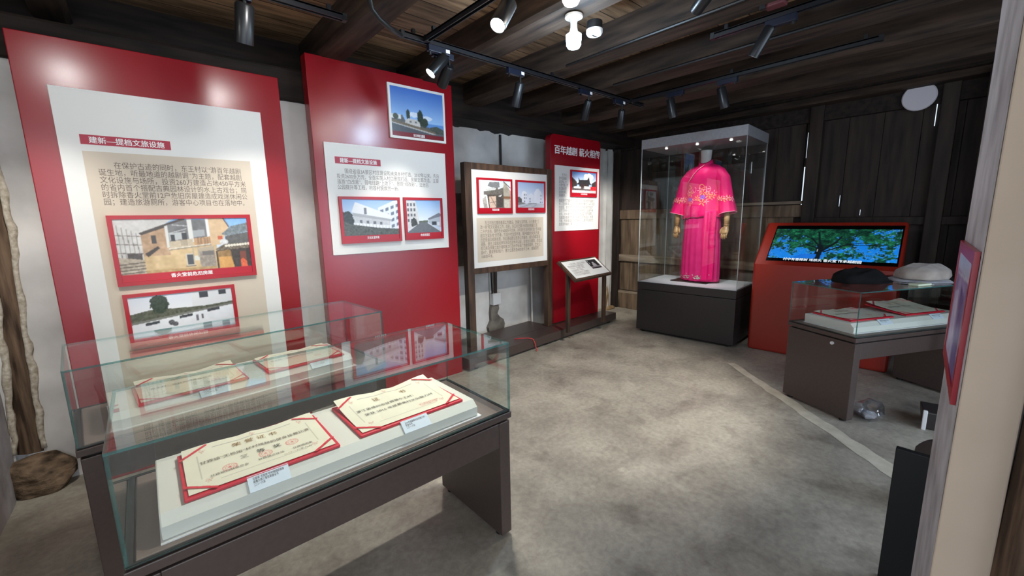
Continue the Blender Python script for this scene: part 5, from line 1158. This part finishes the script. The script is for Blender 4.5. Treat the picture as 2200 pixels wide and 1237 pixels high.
spotlight('slim blue-black slanted spotlight at upper right', (2.9, 0.968, 2.575), (2.905, 1.055, 2.435), (0, 1, 0), None, 190, 84, W_, 0.030, (2.75, 2.3, 0.0))
spotlight('spotlight cut by the top edge of the view, right of the bulbs', (2.26, 1.02, 2.61), (2.35, 1.15, 2.57), (0, 1, 0), None, 0, 60, W_, 0.034, zt=2.659)
track(((2.26, 1.30, 2.66), (2.26, -0.2, 2.66)), 'short black lighting track near top edge right of the bulbs')

def bulb(label, x, y, z, mat, energy, col):
    t = thing('ceiling_bulb', label, 'light bulb', (x, y, z), 0, 'ceiling bulbs')
    obj('socket_plate', MB().tube([(0, 0, 0.124), (0, 0, 0.112), (0, 0, 0.106)], [0.052, 0.052, 0.040], 28), M['white_plastic'], t, smooth='auto')
    obj('socket', MB().tube([(0, 0, 0.108), (0, 0, 0.085), (0, 0, 0.06), (0, 0, 0.028)], [0.030, 0.020, 0.020, 0.026], 24), M['white_plastic'], t, smooth='auto')
    obj('lamp_glass', MB().tube([(0, 0, 0.029), (0, 0, 0.018), (0, 0, -0.036), (0, 0, -0.052), (0, 0, -0.058)], [0.030, 0.046, 0.043, 0.034, 0.016], 28), M[mat], t, smooth='auto')
    if energy: light('bulb_light', 'POINT', (x, y, z - 0.085), energy, col, t, size=0.05)
    return t
bulb('bright bluish bulb on white socket, lower of two', 2.065, 1.752, 2.543, 'bulb', 27, (0.58, 0.78, 1.0))
bulb('bright white bulb at top edge, above bluish one', 1.735, 1.49, 2.590, 'bulb_warm', 8, (1.0, 0.95, 0.86))
SD = thing('smoke_detector', 'round smoke detector with white face beside the bright bulbs', 'smoke detector', (2.24, 1.735, 2.605))
obj('base', MB().tube([(0, 0, 0.07), (0, 0, 0.022)], [0.047, 0.047], 28), M['black'], SD, smooth='auto')
obj('face', MB().tube([(0, 0, 0.024), (0, 0, 0.006), (0, 0, -0.006), (0, 0, -0.010)], [0.050, 0.050, 0.042, 0.030], 28), M['white_plastic'], SD, smooth='auto')
obj('slot', MB().box((-0.02, -0.004, -0.0125), (0.02, 0.004, -0.009)), M['black'], SD)
for y_, lab in ((1.10, 'thin black wiring conduit under the joists right of the smoke detector'),):
    tag(obj('ceiling_conduit', MB().tube([(3.33, 2.36, 2.655), (3.33, -0.6, 2.655)], 0.012, 8), M['black']), 'thin black wiring conduit along a joist behind the smoke detector', 'conduit')
tag(obj('ceiling_conduit', MB().tube([(2.63, 2.30, 2.655), (2.63, -0.6, 2.655)], 0.010, 8), M['black']), 'thin black wiring conduit above the smoke detector', 'conduit')
tag(obj('loose_cable', MB().tube([(1.045, 2.27, 2.70), (1.052, 2.29, 2.655), (1.07, 2.31, 2.615), (1.125, 2.34, 2.59), (1.22, 2.40, 2.585), (1.318, 2.47, 2.60)], 0.014, 8), M['black'], smooth=True), 'loose black cable looping down to the track above second red panel', 'cable')
jb = thing('junction_box', 'reddish brown junction box on the joist at upper right', 'junction box', (2.835, 0.93, 2.645))
obj('box', MB().box((-0.035, -0.05, 0), (0.035, 0.05, 0.045)), M['junction'], jb, bevel=0.006)
obj('clip', MB().box((-0.045, 0.04, -0.004), (-0.02, 0.07, 0.03)), M['black'], jb)
tag(obj('black_cable', MB().tube([(0.10, 2.02, 0.55), (0.075, 2.05, 0.30), (0.06, 2.08, 0.05), (0.03, 2.10, 0.006), (-0.05, 2.16, 0.006)], 0.005, 8), M['black'], smooth=True), 'thin black cable curling to the floor below the nearest case', 'cable')
